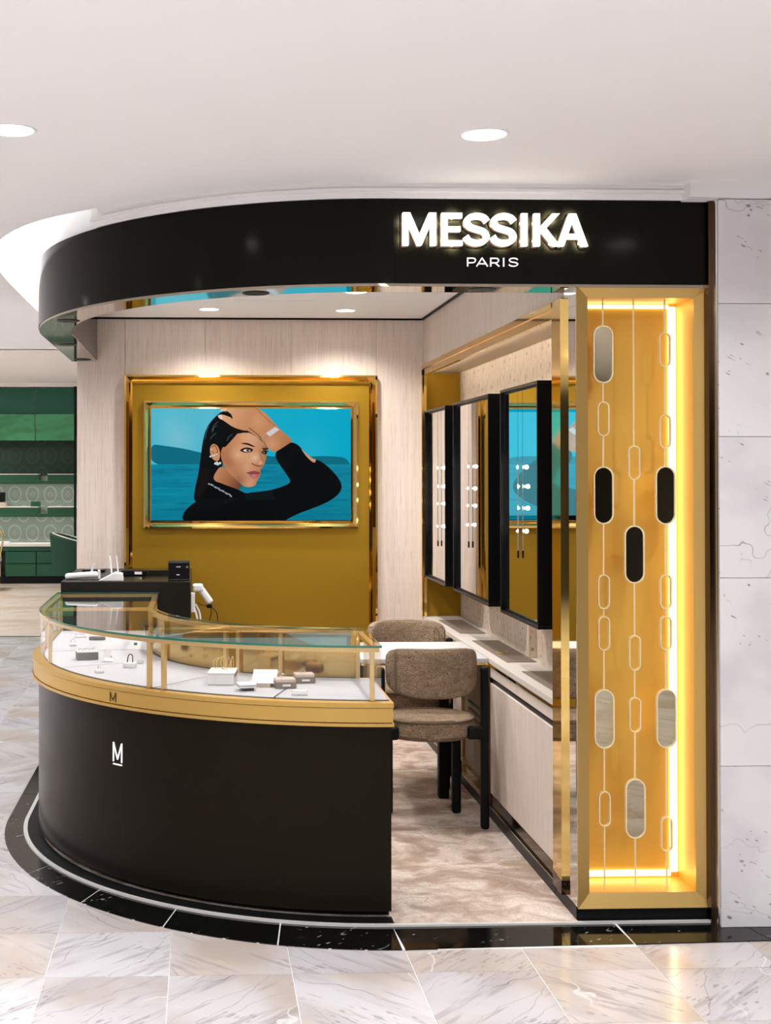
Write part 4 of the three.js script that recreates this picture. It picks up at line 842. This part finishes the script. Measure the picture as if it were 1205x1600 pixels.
// ---------------------------------------------------------------- jewellery in the case (on the white deck)
const at = (px, py, Y = DECK) => { const p = onLevel(px, py, Y); return [p[0], -p[2]]; };
{
  const box = (name, label, cat, px, py, w, h, d, rot, mat, group) => {
    const [x, Z] = at(px, py); const t = thing(name, label, cat, [x, DECK, -Z], group); t.rotation.y = rot; bases.set(t, [0, 0, 0]);
    const g = new RoundedBoxGeometry(w, h, d, 2, Math.min(0.003, h / 3)); g.translate(0, h / 2 + 0.0003, 0); part(t, 'block', boxUV(g), mat); return t;
  };
  const hoop = (t, x, y, z, r, rot, mat = M.silver, tubeR = 0.0014) => { const g = new THREE.TorusGeometry(r, tubeR, 8, 24); g.rotateY(rot); g.translate(x, y + r, z); part(t, 'ring', g, mat); };
  let t = box('ring_plinth', 'dark grey ring plinth with small rings on top in the curved glass case', 'plinth', 136, 1030, 0.088, 0.032, 0.06, 0.25, M.greyBox);
  for (let k = 0; k < 5; k++) hoop(t, -0.028 + k * 0.014, 0.031, -0.004 + (k % 2) * 0.012, 0.0075, 0.6);
  part(t, 'plinth_top', new THREE.BoxGeometry(0.084, 0.004, 0.056).translate(0, 0.0335, 0), M.paleBox);
  t = box('card_easel', 'small white folded card easel beside the dark grey ring plinth', 'easel', 169, 1034, 0.05, 0.003, 0.03, -0.3, M.paleBox);
  part(t, 'card', boxUV(new THREE.BoxGeometry(0.03, 0.05, 0.003).rotateX(-0.5).translate(-0.005, 0.027, -0.005)), M.paleBox);
  part(t, 'prop', boxUV(new THREE.BoxGeometry(0.004, 0.04, 0.003).rotateX(0.5).translate(0.004, 0.021, -0.02)), M.greyBox);
  part(t, 'name_strip', boxUV(new THREE.BoxGeometry(0.045, 0.014, 0.003).rotateX(-0.3).translate(0.01, 0.012, 0.014)), M.silver);
  t = box('ring_block', 'small pale ring block lying before the dark grey ring plinth', 'block', 155, 1051, 0.030, 0.012, 0.03, 0.5, M.paleBox); hoop(t, 0, 0.009, 0, 0.008, 0.4);
  t = box('pendant_stand', 'pale pendant stand behind the pair of gold case posts', 'stand', 203, 1043, 0.05, 0.020, 0.04, -0.2, M.paleBox);
  part(t, 'neck', tube([[-0.012, 0.018, 0], [-0.006, 0.05, -0.01], [0.006, 0.05, -0.01], [0.012, 0.018, 0]], 0.0022, 16, 6), M.darkBronze);
  t = box('price_block', 'tiny silver price block behind the pair of gold case posts', 'block', 219, 1037, 0.026, 0.012, 0.012, -0.3, M.silver);
  t = box('ring_block', 'tiny pale ring block standing apart at the far end of the case', 'block', 114, 1009, 0.030, 0.010, 0.03, 0.3, M.paleBox); hoop(t, 0, 0.008, 0, 0.011, 0.2);
  t = box('bracelet_bar', 'dark bracelet bar at the far end of the curved glass case', 'bar', 152, 1000, 0.075, 0.016, 0.03, 0, M.greyBox);
  t = box('ring_row', 'low white strip holding a row of tiny rings at the far end of the case', 'ring strip', 126, 996, 0.06, 0.008, 0.025, 0, M.paleBox); for (let k = 0; k < 4; k++) hoop(t, -0.02 + k * 0.013, 0.006, 0, 0.006, 0.8);
  t = box('price_block', 'tiny dark price block by the inner curve of the case', 'block', 212, 1008, 0.016, 0.012, 0.012, 0, M.greyBox);
  t = box('bangle_box', 'white box topped with upright bangles on the display deck', 'box', 348, 1066, 0.100, 0.040, 0.13, -0.12, M.paleBox);
  part(t, 'lid', boxUV(new RoundedBoxGeometry(0.103, 0.005, 0.133, 1, 0.001).translate(0, 0.0425, 0)), M.paleBox);
  part(t, 'side_band', boxUV(new THREE.BoxGeometry(0.002, 0.010, 0.12).translate(0.0515, 0.034, 0)), M.taupeLeather);
  for (let k = 0; k < 5; k++) hoop(t, -0.018 + k * 0.013, 0.043, -0.03 + (k % 2) * 0.02, 0.022 + (k % 3) * 0.003, 0.5 + k * 0.25, M.goldRail, 0.0013);
  t = box('ring_tray', 'small white lacquered tray on a dark foot in front of the slanted plinth', 'tray', 386, 1078, 0.045, 0.010, 0.05, 0.15, M.black);
  part(t, 'tray_top', boxUV(new RoundedBoxGeometry(0.066, 0.014, 0.062, 2, 0.002).translate(-0.002, 0.018, 0)), M.paleBox);
  part(t, 'tray_line', boxUV(new THREE.BoxGeometry(0.067, 0.002, 0.063).translate(-0.002, 0.019, 0)), M.greyBox);
  // slanted beige plinth
  {
    const [x, Z] = at(414, 1068); const s = thing('slanted_plinth', 'slanted beige plinth lying between bangle box and ring boxes', 'plinth', [x, DECK, -Z]); s.rotation.y = -0.1; bases.set(s, [0, 0, 0]);
    const sh = new THREE.Shape([[-0.075, 0], [0.075, 0], [0.075, 0.038], [-0.075, 0.012]].map(p => new THREE.Vector2(...p)));
    const g = new THREE.ExtrudeGeometry(sh, { depth: 0.085, bevelEnabled: false }); g.rotateY(Math.PI / 2 - 0.2); g.translate(-0.045, 0.0003, 0.0); part(s, 'plinth_body', boxUV(g), M.beigeBox);
    const g2 = new THREE.BoxGeometry(0.09, 0.003, 0.155); g2.rotateX(0.171); g2.translate(0.0, 0.028, 0.01); part(s, 'plinth_top', boxUV(g2), M.paleBox);
  }
  const ringBox = (px, py, label) => {
    const b = box('ring_box', label, 'ring box', px, py, 0.078, 0.022, 0.06, 0.1, M.taupeLeather, 'taupe ring boxes in the case');
    part(b, 'cushion', boxUV(new RoundedBoxGeometry(0.074, 0.014, 0.056, 2, 0.004).translate(0, 0.028, 0)), M.beigeBox);
    part(b, 'name_plate', boxUV(new THREE.BoxGeometry(0.03, 0.007, 0.002).translate(0.002, 0.012, 0.0305)), M.paleBox);
    hoop(b, -0.004, 0.031, 0, 0.009, 0.3);
  };
  ringBox(445, 1074, 'taupe cushioned ring box beside the clear acrylic block');
  ringBox(475, 1066, 'taupe cushioned ring box farther behind the clear acrylic block');
  t = box('acrylic_block', 'small clear acrylic price block on the display deck', 'block', 468, 1086, 0.058, 0.014, 0.03, -0.05, M.acrylic);
  part(t, 'price_card', boxUV(new THREE.BoxGeometry(0.05, 0.002, 0.024).translate(0, 0.0155, 0)), M.paleBox);
}

// ================================================================ SERVICE DESK BEHIND THE COUNTER
const DT = 1.0;
{
  const t = thing('service_desk', 'charcoal service desk at the end of the counter', 'desk', [-0.37, 0, -6.9]);
  part(t, 'desk_front', bx(-0.697, -0.045, 0.0085, DT, 6.465, 6.495, 0.003), M.charcoal);
  part(t, 'desk_body', merge([bx(-0.697, -0.67, 0.0085, DT, 6.496, ZB - 0.052), bx(-0.07, -0.045, 0.0085, DT, 6.496, ZB - 0.052), bx(-0.669, -0.071, 0.0085, DT - 0.03, 6.496, ZB - 0.052)]), M.charcoal);
  part(t, 'desk_top', merge([bx(-0.669, -0.30, DT - 0.03, DT, 6.496, ZB - 0.052), bx(-0.30, -0.071, DT - 0.03, DT, 6.496, 6.60), bx(-0.30, -0.071, DT - 0.03, DT, 7.2, ZB - 0.052), bx(-0.10, -0.071, DT - 0.03, DT, 6.60, 7.2)]), M.charcoal);
  part(t, 'gold_inlay', merge([bx(-0.305, -0.300, DT - 0.001, DT + 0.002, 6.60, 7.2), bx(-0.305, -0.10, DT - 0.001, DT + 0.002, 7.2, 7.206)]), M.goldPolish);
  part(t, 'front_seam', bx(-0.503, -0.501, 0.96, DT - 0.002, 6.4635, 6.466), M.black);
}
{
  const D = (px, py) => at(px, py, DT);
  // white handset
  let [x, Z] = D(128, 905);
  let t = thing('label_handset', 'white elongated handheld device lying on the charcoal desk', 'device', [x, DT, -Z]); t.rotation.y = 0.12; bases.set(t, [0, 0, 0]);
  part(t, 'shell', boxUV(new RoundedBoxGeometry(0.17, 0.030, 0.06, 4, 0.014).translate(0, 0.016, 0).rotateZ(0.06).translate(0, 0.004, 0)), M.plastic);
  part(t, 'clip', boxUV(new RoundedBoxGeometry(0.012, 0.045, 0.05, 2, 0.003).translate(0.088, 0.024, 0)), M.plastic);
  // router with aerials
  [x, Z] = D(174, 907);
  t = thing('wifi_router', 'white router with upright aerials on the charcoal desk', 'router', [x, DT, -Z]); bases.set(t, [0, 0, 0]);
  const rs = new THREE.Shape([[-0.058, 0], [0.058, 0], [0.055, 0.032], [0.02, 0.038], [-0.03, 0.012]].map(p => new THREE.Vector2(...p)));
  part(t, 'shell', boxUV(new THREE.ExtrudeGeometry(rs, { depth: 0.09, bevelEnabled: true, bevelSize: 0.002, bevelThickness: 0.002, bevelSegments: 1 }).translate(0, 0.0025, -0.045)), M.plastic);
  for (const [ax, lean] of [[0.0, 0.10], [0.034, 0.13]]) part(t, 'aerial', boxUV(new RoundedBoxGeometry(0.008, 0.095, 0.006, 2, 0.002).translate(0, 0.047, 0).rotateZ(lean).translate(ax, 0.03, -0.03)), M.plastic);
  [x, Z] = D(142, 897);
  t = thing('stand_aerial', 'single slanted white aerial beside the black card tray', 'aerial', [x, DT, -Z]); bases.set(t, [0, 0, 0]);
  part(t, 'foot', boxUV(new RoundedBoxGeometry(0.03, 0.012, 0.03, 2, 0.003).translate(0, 0.006, 0)), M.plastic);
  part(t, 'rod', boxUV(new RoundedBoxGeometry(0.012, 0.055, 0.006, 2, 0.002).translate(0, 0.03, 0).rotateZ(-0.28)), M.plastic);
  [x, Z] = D(147, 893);
  t = thing('card_tray', 'flat black card tray at the back of the charcoal desk', 'tray', [x, DT, -Z]); bases.set(t, [0, 0, 0]);
  part(t, 'tray', boxUV(new RoundedBoxGeometry(0.125, 0.012, 0.10, 2, 0.004).translate(0, 0.007, 0)), M.black);
  part(t, 'tray_well', boxUV(new THREE.BoxGeometry(0.10, 0.002, 0.07).translate(0, 0.0135, 0)), M.darkBronze);
  [x, Z] = D(211, 899);
  t = thing('receipt_printer', 'low black receipt printer with white label on the desk', 'printer', [x, DT, -Z]); bases.set(t, [0, 0, 0]);
  part(t, 'printer_body', boxUV(new RoundedBoxGeometry(0.14, 0.030, 0.12, 2, 0.005).translate(0, 0.016, 0)), M.black);
  part(t, 'label_plate', boxUV(new THREE.BoxGeometry(0.038, 0.014, 0.002).translate(0.02, 0.017, 0.061)), M.paleBox);
  [x, Z] = D(282, 908);
  t = thing('payment_terminal', 'upright black box unit on the corner of the charcoal desk', 'device', [x - 0.008, DT, -Z - 0.04]); bases.set(t, [0, 0, 0]);
  const tb = part(t, 'case', boxUV(new RoundedBoxGeometry(0.108, 0.098, 0.10, 2, 0.003).translate(0, 0.049, 0)), M.black);
  part(tb, 'edge_line', boxUV(new THREE.BoxGeometry(0.106, 0.0015, 0.002).translate(0, 0.094, 0.051)), M.silver);
  part(tb, 'edge_line', boxUV(new THREE.BoxGeometry(0.106, 0.0015, 0.002).translate(0, 0.008, 0.051)), M.silver);
  part(tb, 'mark', boxUV(new THREE.BoxGeometry(0.022, 0.004, 0.001).translate(-0.002, 0.073, 0.0508)), M.plastic);
  part(tb, 'mark', boxUV(new THREE.BoxGeometry(0.016, 0.004, 0.001).translate(-0.004, 0.033, 0.0508)), M.plastic);
  part(tb, 'button', boxUV(new THREE.CylinderGeometry(0.006, 0.006, 0.002, 16).rotateX(Math.PI / 2).translate(0.042, 0.072, 0.0505)), M.greyBox);
  // barcode scanner hanging from the desk side
  const S = [-0.044, 0.80, -6.62];
  t = thing('barcode_scanner', 'white handheld scanner hanging beside the charcoal desk', 'scanner', S); bases.set(t, [0, 0, 0]);
  part(t, 'holder', boxUV(new RoundedBoxGeometry(0.02, 0.10, 0.05, 2, 0.004).translate(0.010, 0.08, 0)), M.plastic);
  part(t, 'head', boxUV(new RoundedBoxGeometry(0.055, 0.040, 0.05, 3, 0.012).translate(0.035, 0.155, 0)), M.plastic);
  part(t, 'grip', boxUV(new RoundedBoxGeometry(0.036, 0.10, 0.036, 3, 0.014).translate(0, -0.05, 0).rotateZ(0.62).translate(0.045, 0.155, 0)), M.plastic);
  part(t, 'trigger', boxUV(new RoundedBoxGeometry(0.03, 0.02, 0.03, 2, 0.006).translate(0.095, 0.060, 0)), M.black);
  part(t, 'cable', tube([[0.012, 0.06, 0.01], [0.03, 0.0, 0.015], [0.022, -0.10, 0.01], [0.012, -0.22, 0.005]], 0.006), M.plastic);
  part(t, 'cable', tube([[0.022, 0.07, -0.005], [0.045, 0.02, 0], [0.045, -0.08, 0], [0.03, -0.20, 0.0]], 0.005), M.plastic);
  part(t, 'wire_loop', tube([[0.10, 0.055, 0], [0.13, 0.03, 0.01], [0.135, -0.03, 0.01], [0.115, -0.06, 0], [0.095, -0.03, 0], [0.105, 0.03, 0]], 0.0022, 40, 6, true), M.black);
  part(t, 'wire', tube([[0.03, 0.08, 0], [0.06, 0.065, 0.005], [0.09, 0.06, 0]], 0.002, 16, 6), M.black);
}

// ================================================================ GREEN BOUTIQUE IN THE DISTANCE
{
  const Z = 18.0, x0 = -4.6, x1 = -0.72;
  const t = thing('boutique_shelving', 'green panelled shelf wall of a distant boutique', 'shelving', [-2.3, 0, -18.2]);
  part(t, 'back_paper_dark', bx(x0, x1, 1.50, 2.02, Z + 0.30, Z + 0.32), M.paperDark, 'dark green patterned paper');
  part(t, 'back_paper', bx(x0, x1, 0.55, 1.50, Z + 0.30, Z + 0.32), M.paperPale, 'silvery green patterned paper');
  for (const [a, b] of [[x0, -3.46], [-3.45, -2.31], [-2.30, -1.16], [-1.15, x1]]) {
    part(t, 'upper_panel', bx(a, b, 2.37, 2.73, Z, Z + 0.02), M.greenGloss);
    part(t, 'sloped_panel', (() => { const g = new THREE.BoxGeometry(b - a, 0.37, 0.01); g.rotateX(0.16); g.translate((a + b) / 2, 2.18, -Z - 0.04); return boxUV(g); })(), M.greenMirror);
  }
  for (const y of [1.43, 0.97]) for (const [a, b] of [[x0, -3.35], [-3.2, -2.26], [-2.13, x1]]) part(t, 'shelf', bx(a, b, y, y + 0.085, Z + 0.02, Z + 0.30), M.green);
  for (const y of [1.517, 1.057]) for (const [a, b] of [[x0, -3.35], [-3.2, -2.26], [-2.13, x1]]) part(t, 'shelf_edge', bx(a, b, y, y + 0.012, Z + 0.01, Z + 0.30), M.cream);
  part(t, 'worktop', bx(x0, x1, 0.52, 0.555, Z - 0.12, Z + 0.30), M.cream);
  part(t, 'apron', bx(x0, x1, 0.46, 0.52, Z - 0.10, Z + 0.30), M.green);
  for (const [a, b] of [[-4.2, -3.40], [-3.40, -2.84], [-2.70, -2.272], [-2.268, -1.70], [-1.696, -1.1]]) for (const [ya, yb] of [[0.106, 0.276], [0.286, 0.448]]) part(t, 'drawer', bx(a + 0.004, b - 0.004, ya, yb, Z - 0.10, Z + 0.2), M.green);
  part(t, 'plinth', bx(x0, x1, 0.0, 0.10, Z - 0.06, Z + 0.2), M.black);
  part(t, 'header', bx(x0, x1, 2.745, 2.80, Z - 0.05, Z + 0.35), M.white);
  part(t, 'side_frame', bx(-1.745, -1.715, 0.0, 2.745, Z - 0.14, Z - 0.10), M.black);
  part(t, 'led_strip_light', bx(x0, x1, 1.415, 1.42, Z + 0.05, Z + 0.08), M.ledWhite);
  for (const y of [1.38, 0.92]) part(t, 'shelf_lip', bx(x0, x1, y + 0.005, y + 0.049, Z + 0.02, Z + 0.03), M.green);
  part(t, 'led_strip_light', bx(x0, x1, 0.955, 0.96, Z + 0.05, Z + 0.08), M.ledWhite);
  rectLight(3.4, 0.05, lin(1, 0.96, 0.9), 6, [-2.6, 1.41, -Z - 0.08], [-2.6, 0, -Z - 0.2]);
  rectLight(3.4, 0.05, lin(1, 0.96, 0.9), 6, [-2.6, 0.95, -Z - 0.08], [-2.6, 0, -Z - 0.2]);
  single('gift_box', bx(-2.37, -2.24, 1.07, 1.14, Z + 0.08, Z + 0.16), M.green, 'small green box on the lower boutique shelf', 'box');
  single('book_stack', merge([bx(-2.82, -2.71, 1.07, 1.10, Z + 0.06, Z + 0.2), bx(-2.83, -2.72, 1.102, 1.13, Z + 0.06, Z + 0.2)]), M.beigeBox, 'two stacked beige books on the lower boutique shelf', 'books');
  single('photo_block', bx(-2.82, -2.73, 1.131, 1.27, Z + 0.08, Z + 0.12), M.black, 'black upright block standing on the stacked books', 'block');
  single('white_tray', bx(-2.80, -2.65, 0.556, 0.585, Z - 0.05, Z + 0.08), M.plastic, 'small white tray on the boutique worktop', 'tray');
  // green velvet tub chair
  const c = thing('tub_armchair', 'dark green velvet tub armchair in the distant boutique', 'armchair', [-1.68, 0, -17.4]); bases.set(c, [0, 0, 0]);
  const P = [], ix = [], n = 36;
  for (let i = 0; i <= n; i++) {
    const a = lerp(-2.15, 2.15, i / n), back = Math.cos(a) * 0.5 + 0.5, top = 0.56 + 0.17 * back;
    const d = [-Math.cos(a), Math.sin(a)];
    const row = (r, y) => P.push(d[0] * r, y, d[1] * r);
    row(0.22, 0.20); row(0.30, 0.20); row(0.345, top - 0.02); row(0.33, top); row(0.27, top); row(0.255, top - 0.02);
  }
  for (let i = 0; i < n; i++) for (let s = 0; s < 6; s++) { const a = i * 6 + s, b = i * 6 + (s + 1) % 6; ix.push(a, b, a + 6, b, b + 6, a + 6); }
  for (const e of [0, n]) { const k = e * 6; ix.push(k, k + 1, k + 2, k, k + 2, k + 3, k, k + 3, k + 4, k, k + 4, k + 5); }
  const g = new THREE.BufferGeometry(); g.setAttribute('position', new THREE.Float32BufferAttribute(P, 3)); g.setIndex(ix); g.computeVertexNormals();
  part(c, 'shell', boxUV(toCreasedNormals(g, 0.6)), M.greenVelvet);
  part(c, 'cushion', boxUV(new THREE.CylinderGeometry(0.25, 0.25, 0.14, 32).translate(0.02, 0.36, 0)), M.greenVelvet);
  part(c, 'piping', tube(Array.from({ length: 19 }, (_, i) => { const a = lerp(-2.15, 2.15, i / 18), top = 0.56 + 0.17 * (Math.cos(a) * 0.5 + 0.5); return [-Math.cos(a) * 0.30, top + 0.004, Math.sin(a) * 0.30]; }), 0.012, 60, 6), M.cream);
  part(c, 'pedestal', boxUV(new THREE.CylinderGeometry(0.07, 0.16, 0.20, 24).translate(0, 0.10, 0)), M.black);
}
{
  // pale chair with a brass back, cut by the edge of the picture
  const t = thing('brass_chair', 'cream seated chair with thin brass frame in the distant boutique', 'chair', [-2.86, 0, -17.0]); bases.set(t, [0, 0, 0]);
  part(t, 'seat', boxUV(new RoundedBoxGeometry(0.44, 0.10, 0.44, 3, 0.03).translate(0, 0.40, 0)), M.cream);
  part(t, 'seat_base', boxUV(new RoundedBoxGeometry(0.42, 0.20, 0.42, 3, 0.02).translate(0, 0.25, 0)), M.cream);
  for (const [a, b] of [[-1, -1], [-1, 1], [1, -1], [1, 1]]) part(t, 'leg', cyl(a * 0.19, 0, 0.17, b * 0.19, 0.012, 0.014, 10), M.goldPolish);
  part(t, 'back_frame', tube([[0.2, 0.42, -0.2], [0.23, 0.72, -0.2], [0.15, 0.80, -0.21], [-0.15, 0.80, -0.21], [-0.23, 0.72, -0.2], [-0.2, 0.42, -0.2]], 0.012, 40, 8), M.goldPolish);
}
renderer.render(scene, camera);
